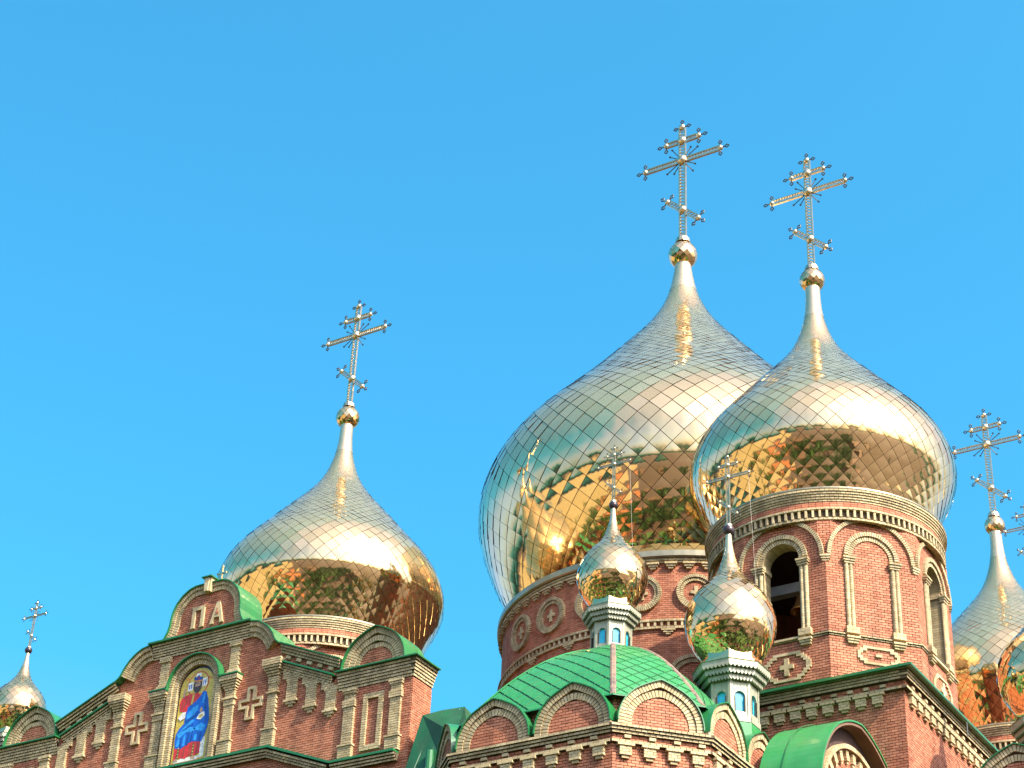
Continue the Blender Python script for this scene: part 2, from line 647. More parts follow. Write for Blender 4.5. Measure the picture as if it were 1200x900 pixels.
def tile_grid(on, s3, N, g, bump, lift, tilt, half_lo=False):
    """lozenge tile between rows s3[0] < s3[1] < s3[2], at azimuth 0 about the axis; z relative to on.z0"""
    V, F = [], []
    k = g+1
    tx, ty, bs = tilt

    def surf(t, w):
        q = s3[1]+(t*(s3[2]-s3[1]) if t > 0 else t*(s3[1]-s3[0]))
        r, z, nr, nz = on.at(q)
        ph = w*PI/N
        return np.array([r*math.sin(ph), -r*math.cos(ph), z]), np.array([nr*math.sin(ph), -nr*math.cos(ph), nz])
    crn = [surf(-1, 0)[0], surf(0, -1)[0], surf(0, 1)[0], surf(1, 0)[0]]
    flat = .8
    pyr = bump < 0
    bump = abs(bump)
    for a in np.linspace(-1, 1, k):
        for b in np.linspace(-1, 1, k):
            aa, bb = a*.966, b*.966
            t, w = (aa+bb)/2, (aa-bb)/2
            p, nn = surf(t, w)
            ua, ub = (aa+1)/2, (bb+1)/2
            pl = crn[0]*(1-ua)*(1-ub)+crn[1]*(1-ua)*ub+crn[2]*ua*(1-ub)+crn[3]*ua*ub
            size = s3[2]-s3[0]
            shape = (1-max(abs(a), abs(b))) if pyr else (1-a*a)*(1-b*b)
            p = p*(1-flat)+pl*flat
            o = .008+.006*size+bump*bs*size*shape+size*(tx*w+ty*t)-lift*size*t
            p = p+nn*o
            V.append((p[0], p[1], p[2]-on.z0))
    for i in range(g):
        for j in range(g):
            F.append((i*k+j, i*k+j+1, (i+1)*k+j+1, (i+1)*k+j))
    # folded rim
    edge = [i*k for i in range(k)]+[(k-1)*k+j for j in range(1, k)]+[i*k+k-1 for i in range(k-2, -1, -1)]+[j for j in range(k-2, 0, -1)]
    m = len(edge)
    b = len(V)
    c = np.mean(np.array(V), 0)
    d = np.array([c[0], c[1], 0])
    d = d/(np.linalg.norm(d) or 1)
    for e in edge:
        V.append(V[e])
    for e in edge:
        V.append(tuple(np.array(V[e])-d*min(.03, .05*(s3[2]-s3[0]))))
    nr_ = len(F)
    for i in range(m):
        F.append((b+i, b+m+i, b+m+(i+1) % m, b+(i+1) % m))
    return V, F, nr_


def dome_tiles(root, ax, on, N, mat, s_top, limit=300, g=4, bump=.011, jit=.006, name='tile', arc=1.04):
    rows = [0.0]
    while rows[-1] < s_top:
        r = on.at(rows[-1])[0]
        rows.append(rows[-1]+arc*PI*r/N)
    base = np.array(root['base'])
    cands = []
    for i in range(1, len(rows)-1):
        r, z, nr, nz = on.at(rows[i])
        for c in range(N):
            ph = 2*PI*(c+(i % 2)/2)/N
            p = np.array([ax[0]+r*math.sin(ph), ax[1]-r*math.cos(ph), z])
            n = np.array([nr*math.sin(ph), -nr*math.cos(ph), nz])
            v = CAMPOS-p
            d = np.linalg.norm(v)
            f = n@v/d
            px, dep = proj(p)
            vis = f > .02 and -10 < px[0] < 1210 and -10 < px[1] < 915
            area = (rows[i+1]-rows[i-1])**2*max(f, 0)*(FPX/dep)**2 if vis else -1
            cands.append((area, i, ph, f))
    cands.sort(key=lambda t: -t[0])
    singles = [c for c in cands[:limit] if c[0] > 40]
    rest = cands[len(singles):]
    meshes = {}

    def jit_of(i):
        nz_ = on.at(rows[i])[3]
        k = 1.25 if nz_ > .4 else 1.0
        return (rng.gauss(0, jit*k), rng.gauss(0, jit*k), rng.uniform(.5, 1.5))

    def bump_of(i):
        nz_ = on.at(rows[i])[3]
        return bump*(-2.6 if nz_ < .02 else .45 if nz_ < .25 else .2)
    for area, i, ph, f in singles:
        key = (i, rng.randrange(4))
        if key not in meshes:
            V, F, nf = tile_grid(on, rows[i-1:i+2], N, g, bump_of(i), .012, jit_of(i))
            me = bpy.data.meshes.new(name)
            me.from_pydata(V, [], F)
            a = me.attributes.new('rnd', 'FLOAT', 'FACE')
            a.data.foreach_set('value', np.full(len(F), rng.random()*.3, np.float32))
            sm = np.zeros(len(F), bool)
            sm[:nf] = True
            me.polygons.foreach_set('use_smooth', sm)
            me.materials.append(mat)
            meshes[key] = me
        o = bpy.data.objects.new(name, meshes[key])
        COL.objects.link(o)
        o.parent = root
        o.location = (ax[0]-base[0], ax[1]-base[1], on.z0-base[2])
        o.rotation_euler = (0, 0, ph)
    mb = MB()
    sm = []
    for area, i, ph, f in rest:
        V, F, nf = tile_grid(on, rows[i-1:i+2], N, 2, bump_of(i), .012, jit_of(i))
        c, q = math.cos(ph), math.sin(ph)
        mb.add([np.array([ax[0]+x*c-y*q, ax[1]+x*q+y*c, z+on.z0]) for x, y, z in V], F[:nf])
    o = mb.build(name+'_field', mat, root, 'stuff', smooth=True)
    # closed skin below the tiles
    prof = [(max(.02, r-.01), z) for r, z in zip(on.r[::8], on.z[::8]) if z <= on.z1]
    b2 = MB()
    b2.lathe(ax, prof, 72)
    b2.build('dome_shell', UNDER, root, smooth=True)
    return rows


def onion_dome(ax, R_, z0, z1, uk, rk, N, label, ball_r, neck_from, group='onion domes of the church'):
    root = thing('onion_dome', (ax[0], ax[1], z0), label, 'dome', group)
    on = Onion(R_, z0, z1, uk, rk)
    s_top = np.interp(z0+(z1-z0)*neck_from, on.z, on.s)
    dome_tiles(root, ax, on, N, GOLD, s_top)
    # smooth neck and tiled ball
    nk = MB()
    sel = [(r+.015, z) for r, z in zip(on.r[::6], on.z[::6]) if z > z0+(z1-z0)*(neck_from-.03)]
    sel.append((on.r[-1]+.015, z1+.05))
    nk.lathe(ax, sel, 40)
    nk.build('neck', NECK, root, smooth=True)
    ball(root, ax, ball_r, z1+ball_r*.86)
    return root


def ball(root, ax, r, zc):
    th = np.linspace(.12, PI-.1, 300)
    on = Onion.__new__(Onion)
    on.r = r*np.sin(th)
    on.z = zc-r*np.cos(th)
    on.s = np.concatenate([[0], np.cumsum(np.hypot(np.diff(on.r), np.diff(on.z)))])
    on.R, on.z0, on.z1 = r, on.z[0], on.z[-1]
    mb = MB()
    N = 12
    rows = [0.]
    while rows[-1] < on.s[-1]*.98:
        rows.append(rows[-1]+max(.05*r, PI*on.at(rows[-1])[0]/N*1.1))
    for i in range(1, len(rows)-1):
        for c in range(N):
            ph = 2*PI*(c+(i % 2)/2)/N
            V, F, nf = tile_grid(on, rows[i-1:i+2], N, 2, .012, .004, (rng.gauss(0, .01), rng.gauss(0, .01), 1))
            ca, sa = math.cos(ph), math.sin(ph)
            mb.add([np.array([ax[0]+x*ca-y*sa, ax[1]+x*sa+y*ca, z+on.z0]) for x, y, z in V], F[:nf])
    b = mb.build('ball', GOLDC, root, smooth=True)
    sh = MB()
    sh.lathe(ax, [(max(.01, q-.012), z) for q, z in zip(on.r[::12], on.z[::12])], 24, caps=True)
    sh.build('ball_shell', UNDER, b, smooth=True)


# ------------------------------------------------------------------ three-barred crosses
def church_cross(ax, z0, H, label, group, fine=True, yaw=0.):
    """stands at z0; arms along X"""
    root = thing('cross', (ax[0], ax[1], z0), label, 'cross', group)
    c, s_ = math.cos(R(yaw)), math.sin(R(yaw))
    fr = Fr((ax[0], ax[1], z0), (c, s_, 0), (s_, -c, 0))

    def rail(p0, p1, wd, name):
        mb = MB()
        d = np.array(p1)-np.array(p0)
        L = np.linalg.norm(d)
        f = fr.rot(p0[0], p0[1], math.atan2(d[1], d[0]))
        t = wd*.24
        dn = wd*.24
        for sgn in (-1, 1):
            mb.box(f, 0, L, sgn*wd/2-t/2, sgn*wd/2+t/2, -dn, dn, back=True)
        if fine:
            k = max(3, int(L/(wd*.62)))
            for i in range(k):
                a, b = L*i/k, L*(i+1)/k
                q = t*.8
                y = wd/2-t/2
                x0, x1 = (a, b) if i % 2 else (a, b)
                mb.prism(f, [(x0, -y), (x0+q, -y), (x1, y), (x1-q, y)], -dn*.5, dn*.5)
        else:
            mb.box(f, 0, L, -wd*.2, wd*.2, -dn*.4, dn*.4, back=True)
        return mb.build(name, SILVER, root)
    wd = .040*H
    wb = .033*H
    rail((0, 0), (0, .94*H), wd, 'shaft')
    ang = R(-43)
    ends = []
    for name, hgt, hl, a in (('upper_bar', .825*H, .12*H, 0), ('crossbar', .66*H, .275*H, 0), ('foot_bar', .25*H, .15*H, ang)):
        ca, sa = math.cos(a), math.sin(a)
        for sg in (-1, 1):
            rail((sg*wd*.72*ca, hgt+sg*wd*.72*sa), (sg*hl*ca, hgt+sg*hl*sa), wb, name)
            ends.append((sg*hl*ca, hgt+sg*hl*sa, math.atan2(sg*sa, sg*ca), .018*H))
        boss(fr, 0, hgt, .029*H if hgt != .66*H else .034*H, root, H)
    ends.append((0, .94*H, PI/2, .021*H))
    for (u, v, a, r) in ends:
        mb = boss(fr, u, v, r, root, H, 'end_boss')
        for da in (0, PI/2, -PI/2):
            if a == PI/2 and da == 0:
                pass
            b = a+da
            cb, sb = math.cos(b), math.sin(b)
            mb2 = MB()
            L0, L1, w = r*.8, .062*H, .0125*H
            st = .0042*H
            p0 = fr.P(u+cb*L0, v+sb*L0)
            p1 = fr.P(u+cb*L1*.52, v+sb*L1*.52)
            mb2.rod(p0, p1, st, 5)
            q = [(L1*.5, 0), (L1*.76, w), (L1*1.02, 0), (L1*.76, -w)]
            q = [(u+x*cb-y*sb, v+x*sb+y*cb) for x, y in q]
            for i in range(4):
                mb2.rod(fr.P(*q[i]), fr.P(*q[(i+1) % 4]), st, 5)
            mb2.build('finial', STEEL, root)
    mb = MB()
    for k in range(16):
        a = R(22.5*k+11.25)
        if min(abs(math.sin(a)), abs(math.cos(a))) < .25:
            continue
        L1 = (.135 if k % 2 else .11)*H
        mb.rod(fr.P(.03*H*math.cos(a), .66*H+.03*H*math.sin(a)), fr.P(L1*math.cos(a), .66*H+L1*math.sin(a)), .0035*H, 5)
        e = .0075*H
        mb.prism(fr, [(L1*math.cos(a)+e*math.cos(q), .66*H+L1*math.sin(a)+e*math.sin(q)) for q in (0, PI/2, PI, 1.5*PI)], -e*.6, e*.6)
    mb.build('sunburst', STEEL, root)
    mb = MB()
    mb.lathe(ax, [(.05*H, z0-.02*H), (.045*H, z0+.012*H), (.03*H, z0+.03*H)], 12, caps=True)
    mb.build('foot', SILVER, root)
    return root


def boss(fr, u, v, r, root, H, name='boss'):
    mb = MB()
    k = 14
    vs = []
    prof = [(r, -.3), (r, .28), (r*.8, .5), (r*.45, .66), (r*.05, .72)]
    for q, n in prof:
        for i in range(k):
            a = 2*PI*i/k
            vs.append(fr.P(u+q*math.cos(a), v+q*math.sin(a), n*r*1.4))
    fs = [(j*k+i, j*k+(i+1) % k, (j+1)*k+(i+1) % k, (j+1)*k+i) for j in range(4) for i in range(k)]
    fs += [tuple(range(4*k, 5*k)), tuple(range(k-1, -1, -1))]
    mb.add(vs, fs)
    return mb.build(name, SILVER, root, smooth=False)


# ------------------------------------------------------------------ ground and surroundings
g = MB()
g.add([np.array(p) for p in ((-2500, -2500, 0), (2500, -2500, 0), (2500, 2500, 0), (-2500, 2500, 0))], [(0, 1, 2, 3)])
g.build('ground', PAVE, None, 'structure')
for (x0, x1, y0, y1) in ((-34, -6, 6, 30), (-80, -42, 10, 44), (0, 40, 12, 60), (-90, 60, -46, -14), (12, 60, 66, 120), (-140, -86, 0, 120)):
    g = MB()
    k = 9
    pts = []
    for i in range(40):
        a = 2*PI*i/40
        ca, sa = math.cos(a), math.sin(a)
        pw = .5
        pts.append(((x0+x1)/2+(x1-x0)/2*math.copysign(abs(ca)**pw, ca), (y0+y1)/2+(y1-y0)/2*math.copysign(abs(sa)**pw, sa)))
    g.add([np.array([x, y, .012]) for x, y in pts], [tuple(range(40))])
    g.build('lawn', LAWN, None, 'structure')

g = MB()
g.add([np.array(p) for p in ((-900, -900, .006), (-60, -900, .006), (-45, -170, .006), (-105, -110, .006), (-110, 20, .006), (-420, 140, .006), (-900, 160, .006))], [tuple(range(7))])
g.build('reflected_pale_patch', PALE_GROUND, None, 'structure')  # unseen pale ground, added to brighten what the largest dome mirrors
g = MB()
g.add([np.array(p) for p in ((-100, -100, .008), (-44, -100, .008), (-38, -20, .008), (-46, 2, .008), (-86, 0, .008), (-98, -30, .008))], [tuple(range(6))])
g.build('reflected_orange_patch', ORANGE_GROUND, None, 'structure')  # unseen orange ground, added to warm the bell tower dome's reflection
mb = MB()
spots = []
for i in range(120):
    spots.append((rng.uniform(-115, 75), rng.uniform(-50, -8) if i % 3 else rng.uniform(-26, 2)))
for i in range(26):
    spots.append((rng.uniform(14, 60), rng.uniform(6, 110)))
    spots.append((rng.uniform(-140, -92), rng.uniform(0, 110)))
for i in range(90):                      # low trees on the lawn, well under the line of sight
    spots.append((rng.uniform(-75, 4), rng.uniform(14, 47), 1))
for x, y, *lowt in spots:
    if math.hypot(x, y) < 13:
        continue
    h = rng.uniform(3.5, 7) if lowt else rng.uniform(9, 17)
    for q in range(150):
        a, e = rng.uniform(0, 2*PI), math.acos(rng.uniform(-1, 1))
        rr = (.55+.45*rng.random())*h*.32
        p = np.array([x+rr*math.sin(e)*math.cos(a), y+rr*math.sin(e)*math.sin(a), h*.62+1.25*rr*math.cos(e)])
        z = rng.uniform(.5, 1.1)
        d1 = np.array([rng.gauss(0, 1) for _ in range(3)])
        d1 = d1/np.linalg.norm(d1)*z
        d2 = np.cross(d1, [rng.gauss(0, 1) for _ in range(3)])
        d2 = d2/np.linalg.norm(d2)*z*.7
        mb.add([p-d1, p+d2, p+d1, p-d2], [(0, 1, 2, 3)])
    mb.rod((x, y, 0), (x, y, h*.5), h*.018, 6)
mb.build('treeline', TREE, None, 'stuff')

# unseen houses, added only for their mirror images in the domes
for hx0, hy0, w_, d_, h_, lab in ((-18, -34, 20, 14, 15, 'unseen tall brick house added to darken the bell tower dome reflection'),
                                  (40, 20, 16, 24, 13, 'unseen brick house added to darken reflections at the dome edges')):
    hs = thing('reflected_house', (hx0, hy0, 0), lab, 'house')
    fh = Fr((hx0, hy0+d_/2, 0), (-1, 0, 0), (0, 1, 0))
    mb = MB()
    mb.box(fh, -w_/2, w_/2, 0, h_, -d_, 0, back=True)
    mb.build('wall', RED, hs)
    mb = MB()
    mb.prism(Fr((hx0-w_/2-.4, hy0, 0), (0, 1, 0), (-1, 0, 0)), [(-d_/2-.5, h_), (d_/2+.5, h_), (0, h_+4)], -w_-.8, 0)
    mb.build('roof', SOFFIT, hs)
    for k in range(int(w_/3)):
        for lv in range(int(h_/3.5)):
            mb = MB()
            u = -w_/2+1.6+3*k
            mb.box(fh, u-.6, u+.6, 1.2+3.4*lv, 3.0+3.4*lv, .0, .05)
            mb.build('window', UNDER, hs)

# ------------------------------------------------------------------ bell tower and its two sisters
TW = 1.74                              # half width of one octagon side, tower units
TA = 4.2                               # apothem


def spans_face(opening, v):
    w = TW
    if v > -2.75:
        w = max(1.5, TW-(v+2.75)*.35)
    if opening and -5.85 < v < -1.98:
        h = .74 if v < -2.7 else half(.74, -2.7, v)
        return [(-w, -h), (h, w)]
    return [(-w, w)]


def tower(name, ax, rz, s, label, cat, faces, vbot=-8.4, az_range=(-80, 125), ground=True):
    root = thing(name, (ax[0], ax[1], 0), label, cat)
    # brick faces
    for az, kind in faces:
        fr = face_frame(ax[0], ax[1], TA*s, az, rz, s)
        op = kind == 'open'
        br = MB()
        bricks(br, fr, -TW, TW, vbot, -1.25, lambda v, o=op: spans_face(o, v))
        w = br.build('brickwork', RED, root, 'stuff')
        bk = MB()                      # wall behind the joints
        if op:
            for sg in (-1, 1):
                pg = [(sg*u, v) for u, v in ((.74, vbot), (TW, vbot), (TW, -2.75), (1.5, -2.06), (1.5, -1.2), (.74, -1.2))]
                bk.prism(fr, pg, -.35, 0)
            bk.box(fr, -.74, .74, vbot, -5.85, -.35, 0, back=True)
            ap = arc_pts(0, -2.7, .74, 0, 180, 20)
            for i in range(20):
                bk.prism(fr, [ap[i], (ap[i][0], -1.2), (ap[i+1][0], -1.2), ap[i+1]], -.35, 0)
        else:
            bk.prism(fr, [(-TW, vbot), (TW, vbot), (TW, -2.75), (1.5, -2.06), (1.5, -1.2), (-1.5, -1.2), (-1.5, -2.06), (-TW, -2.75)], -.35, 0)
        bk.build('wall', MORTAR, root)
        tb, tk = MB(), MB()
        # large blind arch and the two rings of the inner one
        A = arc_pts(0, -2.75, 1.55, 0, 180, 60)
        band(tb, tk, fr, A, -.15, 0, .11, .085)
        tk.build('arch_joints', BMORTAR, tb.build('blind_arch', BEIGE, root, 'stuff'))
        tb, tk = MB(), MB()
        A = arc_pts(0, -2.7, .90, 0, 180, 60)
        band(tb, tk, fr, A, -.16, 0, .13, .085)
        A = arc_pts(0, -2.7, .72, 0, 180, 60)
        band(tb, tk, fr, A, -.17, -.02, .065, .085)
        tk.build('arch_joints', BMORTAR, tb.build('arch', BEIGE, root, 'stuff'))
        # colonettes, capitals and feet
        for sg in (-1, 1):
            f2 = Fr(fr.o, fr.U*sg, fr.N, fr.V)
            cb = MB()
            for (uc, r) in ((.81, .085), (.975, .085)):
                k = 7
                v = -5.6
                i = 0
                while v < -3.06:
                    vt = min(v+.1, -3.05)
                    pts = [(uc+r*math.cos(PI*q/(k-1)), r*1.15*math.sin(PI*q/(k-1))+.035) for q in range(k)]
                    vs = [f2.P(a, v, b) for a, b in pts]+[f2.P(a, vt-.008, b) for a, b in pts]
                    cb.add(vs, [(q, q+1, k+q+1, k+q) for q in range(k-1)])
                    v = vt
                    i += 1
            cb.build('colonette', BEIGE, root)
            jb = MB()
            jb.box(f2, .70, 1.07, -5.6, -3.05, 0, .045)
            jb.build('colonette_bed', BMORTAR, root)
            cp = MB()
            for i, (w0, n) in enumerate(((.03, .15), (.06, .19), (.09, .23))):
                bricks(cp, f2, .70-w0*.6, 1.08+w0*.6, -3.05+i*.085, -2.965+i*.085, d=n, L=.2, h=.085, j=.01)
            cp.build('capital', BEIGE, root)
            ft = MB()
            bricks(ft, f2, .64, 1.12, -5.86, -5.6, d=.19, L=.25, h=.13, j=.008)
            for i, (w0, n) in enumerate(((.05, .20), (.0, .16), (-.05, .12))):
                bricks(ft, f2, .66-w0*.6, 1.10+w0*.6, -5.98-(i+1)*.085+.02, -5.98-i*.085+.02, d=n, L=.2, h=.085, j=.01)
            ft.build('column_foot', BEIGE, root)
        # string course
        sb, sk = MB(), MB()
        t8 = math.tan(R(22.5))
        for a, b in ((-TW, -1.13), (-.63, .63), (1.13, TW)):
            cornice(sb, sk, fr, a, b, -5.97, (.05, .10), h=.065, tl=t8 if a == -TW else 0, tr=t8 if b == TW else 0, L=.2)
        sk.build('string_joints', BMORTAR, sb.build('string_course', BEIGE, root, 'stuff'))
        # stepped relief panel under the string course
        if vbot < -7:
            pb = MB()
            if op:
                cu, cv = .1, -6.93
                rows_ = {.5: [(0, .52)], .4: [(.38, .66)], .3: [(.56, .76)], .2: [(.64, .86)], .1: [(.74, .93)], 0: [(.74, .93)]}
                for k_, sp in rows_.items():
                    for sv in ((1, -1) if k_ else (1,)):
                        for (a, b) in sp:
                            for su in (1, -1):
                                pb.box(fr, cu+(a if su > 0 else -b), cu+(b if su > 0 else -a), cv+sv*k_-.05, cv+sv*k_+.043, 0, .07)
                plus_cross(fr, cu, cv, .26, .32, .34, .085, 0, .1, root)
            else:
                cu, cv = .08, -6.57
                rows_ = {.3: [(0, .58)], .2: [(.44, .72)], .1: [(.60, .80)], 0: [(.68, .80)]}
                for k_, sp in rows_.items():
                    for sv in ((1, -1) if k_ else (1,)):
                        for (a, b) in sp:
                            for su in (1, -1):
                                pb.box(fr, cu+(a if su > 0 else -b), cu+(b if su > 0 else -a), cv+sv*k_-.05, cv+sv*k_+.043, 0, .07)
                pb.box(fr, cu-.12, cu+.12, cv-.045, cv+.045, 0, .08)
            pb.build('relief_panel', BEIGE, root)
        if op:                          # deep reveal lined with beige brick, sill
            rv = MB()
            D = .62
            ap = arc_pts(0, -2.7, .735, 0, 180, 24)
            for i in range(24):
                rv.prism(fr, [ap[i], offset_poly(ap, -.1)[i], offset_poly(ap, -.1)[i+1], ap[i+1]], -D, .0)
            v = -5.85
            while v < -2.72:
                for sg in (-1, 1):
                    rv.box(fr, *sorted((sg*.735, sg*.84)), v, v+.09, -D, 0, back=True)
                v += .1
            rv.box(fr, -.9, .9, -5.93, -5.852, -D, .13, back=True)
            rv.build('reveal', BEIGE, root)
            im = MB()
            for sg in (-1, 1):
                bricks(im, Fr(fr.P(sg*.735, 0, 0), fr.N, -sg*fr.U, fr.V), -D, 0, -2.9, -2.7, d=.06, L=.2, j=.01)
            im.build('impost', BEIGE, root)
    # chamfers above the arch springing
    for az, kind in faces:
        a2 = az+22.5
        fr = face_frame(ax[0], ax[1], (TA*math.cos(R(22.5))+TW*math.sin(R(22.5)))*s-.01*s, a2, rz, s)
        ch, bk = MB(), MB()
        hw = lambda v: max(0, min(.24, (v+2.75)*.35))*1.08
        bricks(ch, fr, -.3, .3, -2.6, -1.25, lambda v: [(-hw(v), hw(v))], n=-.09)
        ch.build('brickwork', RED, root, 'stuff')
        bk.prism(fr, [(-.26, -2.0), (-.26, -1.2), (.26, -1.2), (.26, -2.0), (0, -2.72)], -.3, -.095)
        bk.build('corner_wall', MORTAR, root)
        cc = MB()                       # little capital where two blind arches meet
        fc = face_frame(ax[0], ax[1], TA/math.cos(R(22.5))*s, a2, rz, s)
        for i, (w0, n) in enumerate(((.13, .02), (.17, .05), (.20, .08))):
            bricks(cc, fc, -w0, w0, -3.03+i*.085, -2.945+i*.085, n=-.12, d=.12+n, L=.2, h=.085, j=.01)
        cc.build('corner_capital', BEIGE, root)
    # crowning rings
    a0, a1 = az_range

    def ring(mb, r, z0, z1, d, L, j=.014, mod=None):
        k = int(R(a1-a0)*r/L)
        for i in range(k):
            if mod and i % mod[0] >= mod[1]:
                continue
            pa, pb = R(a0+(a1-a0)*i/k), R(a0+(a1-a0)*(i+1)/k)-j/r
            P = lambda rr, p, z: np.array([ax[0]+rr*s*math.sin(p), ax[1]-rr*s*math.cos(p), rz+z*s])
            vs = [P(r, pa, z0), P(r, pb, z0), P(r, pb, z1-j), P(r, pa, z1-j), P(r-d, pa, z0), P(r-d, pb, z0), P(r-d, pb, z1-j), P(r-d, pa, z1-j)]
            mb.add(vs, [(0, 1, 2, 3), (0, 4, 5, 1), (1, 5, 6, 2), (2, 6, 7, 3), (3, 7, 4, 0)])
    lat = lambda prof, mat, nm: (lambda q: (q.lathe(ax, [(r*s, rz+z*s) for r, z in prof], 96), q.build(nm, mat, root))[1])(MB())
    rg = MB()
    ring(rg, 4.46, -.80, -.55, .05, .255)
    ring(rg, 4.46, -.675, -.55, .05, .255)
    rg = MB()
    for i in range(3):
        ring(rg, 4.455, -.80+i*.09, -.71+i*.09, .05, .255)
    rg.build('ring_brickwork', RED, root, 'stuff')
    rb = MB()
    ring(rb, 4.55, -.89, -.80, .16, .17)
    rb.build('ring_course', BEIGE, root, 'stuff')
    rb = MB()
    ring(rb, 4.50, -1.30, -1.20, .16, .17)
    rb.build('ring_course', BEIGE, root, 'stuff')
    rb = MB()
    for i, r in enumerate((4.48, 4.52, 4.56, 4.60, 4.64)):
        ring(rb, r, -.53+i*.09, -.44+i*.09, .12, .17)
    rb.build('corbelled_courses', BEIGE, root, 'stuff')
    dn = MB()
    ring(dn, 4.53, -1.20, -.89, .12, .085, j=.0, mod=(3, 1))
    dn.build('dentil', BEIGE, root, 'stuff')
    lat([(4.41, -1.32), (4.41, -.50), (4.46, -.44), (4.60, -.08), (4.60, -.075), (3.9, -.05)], BMORTAR, 'ring_bed')
    lat([(4.3, -.085), (4.63, -.082), (4.65, -.06), (4.65, .0), (4.60, .03), (4.15, .22), (4.0, .24)], LIP, 'metal_rim')
    if ground:                          # plain shaft down to the ground inside the church, and the sides turned away
        sh = MB()
        for az in range(0, 360, 45):
            if az in [q[0] % 360 for q in faces]:
                continue
            fr = face_frame(ax[0], ax[1], TA*s, az, rz, s)
            sh.box(fr, -TW, TW, vbot, -1.2, -.35, 0, back=True)
        sh.build('plain_side', RED, root)
        sh = MB()
        sh.lathe(ax, [(4.5*s, 0), (4.5*s, rz+vbot*s)], 8, -22.5, 337.5)
        sh.add([np.array([ax[0]+4.5*s*math.sin(R(22.5+45*i)), ax[1]-4.5*s*math.cos(R(22.5+45*i)), rz+vbot*s+.02]) for i in range(8)], [tuple(range(8))])
        sh.add([np.array([ax[0]+4.3*s*math.sin(R(22.5+45*i)), ax[1]-4.3*s*math.cos(R(22.5+45*i)), rz-5.9*s]) for i in range(8)], [tuple(range(8))])
        sh.add([np.array([ax[0]+4.3*s*math.sin(R(22.5+45*i)), ax[1]-4.3*s*math.cos(R(22.5+45*i)), rz-1.25*s]) for i in range(8)], [tuple(range(8))])
        sh.build('tower_base', MORTAR, root)
    return root


TX, TY, TZ, TS = -27.82, 67.18, 40.54, 1.04
LX, LY, LZ, LS = -52.25, 66.5, 40.2, 1.013
RX, RY, RZ_, RS = -28.3, 91.5, 40.4, 1.03
tower('bell_tower', (TX, TY), TZ, TS, 'octagonal red brick bell tower with tall arched opening under right dome', 'tower',
      [(-45, 'open'), (0, 'open'), (45, 'blind'), (90, 'open')], vbot=-8.1)
tower('dome_tower', (LX, LY), LZ, LS, 'round brick and cream drum mostly hidden behind the gabled wall', 'tower',
      [(-45, 'blind'), (0, 'blind'), (45, 'blind'), (90, 'blind')], vbot=-6.5)
tower('dome_tower', (RX, RY), RZ_, RS, 'brick drum with toothed cream band at lower right, behind the eave', 'tower',
      [(-45, 'open'), (0, 'blind'), (45, 'blind'), (90, 'blind')], vbot=-6.5)

for (x, y, z0, z1, R_, lab, br) in (
        (TX, TY, 40.85, 53.24, 5.40, 'gold onion dome on the octagonal bell tower, overlapping the largest dome', .55),
        (LX, LY, 40.50, 52.70, 5.29, 'gold onion dome rising behind the brick gable at left', .58),
        (RX, RY, 40.70, 53.02, 5.28, 'gold onion dome cut off by the right picture edge behind the bell tower', .53)):
    onion_dome((x, y), R_, z0, z1, BIG_U, BIG_R, 49, lab, br, .90)
onion_dome((-40.456, 79.56), 10.331, 43.61, 66.82, BIG_U, MAIN_R, 60, 'largest gold onion dome on the wide round drum in the middle', .80, .945)

church_cross((TX, TY), 54.35, 6.5, 'second tallest three-barred cross, above the bell tower dome', 'large roof crosses')
church_cross((LX, LY), 53.9, 6.35, 'three-barred cross on the dome behind the brick gable', 'large roof crosses')
church_cross((RX, RY), 54.1, 6.6, 'three-barred cross on the dome at the right picture edge', 'large roof crosses')
church_cross((-40.456, 79.56), 68.5, 8.63, 'tallest three-barred cross standing on the largest dome', 'large roof crosses')

bl = thing('bell', (-28.1, 64.6, 36.2), 'bronze bell added for the orange glow in the tower opening, under a pale beam', 'bell')  # bell added in place of sunlit brick glowing inside the opening
mb = MB()
mb.lathe((-27.75, 64.6), [(.02, 37.25), (.2, 37.22), (.26, 37.0), (.34, 36.7), (.5, 36.45), (.52, 36.4), (.44, 36.42)], 20)
mb.build('added_bell_body', BRONZE, bl, smooth=True)
mb = MB()
mb.box(Fr((-28.1, 64.6, 37.45), (1, 0, 0), (0, -1, 0)), -3.2, 3.2, -.2, .2, -.2, .2, back=True)
mb.build('beam', BEAM, bl)

# ------------------------------------------------------------------ central drum
KM = 1.04
MX, MY, MR = -38.9*KM, 76.5*KM, 8.5*KM


def mz(z):
    return 1.7+(z-1.7)*KM


drum = thing('central_drum', (MX, MY, 0), 'wide round brick drum with ringed cross medallions under largest dome', 'drum')


def mring(mb, r, z0, z1, d, L, a0=-72., a1=118., j=.016, mod=None, half_off=False, keep=None):
    k = int(R(a1-a0)*r/L)
    for i in range(k):
        if mod and i % mod[0] >= mod[1]:
            continue
        sh = .5 if half_off else 0
        pa, pb = R(a0+(a1-a0)*(i+sh)/k), R(a0+(a1-a0)*(i+1+sh)/k)-j/r
        if keep and not keep(math.degrees((pa+pb)/2), (z0+z1)/2):
            continue
        P = lambda rr, p, z: np.array([MX+rr*math.sin(p), MY-rr*math.cos(p), z])
        vs = [P(r, pa, z0), P(r, pb, z0), P(r, pb, z1), P(r, pa, z1), P(r-d, pa, z0), P(r-d, pb, z0), P(r-d, pb, z1), P(r-d, pa, z1)]
        mb.add(vs, [(0, 1, 2, 3), (0, 4, 5, 1), (1, 5, 6, 2), (2, 6, 7, 3), (3, 7, 4, 0)])


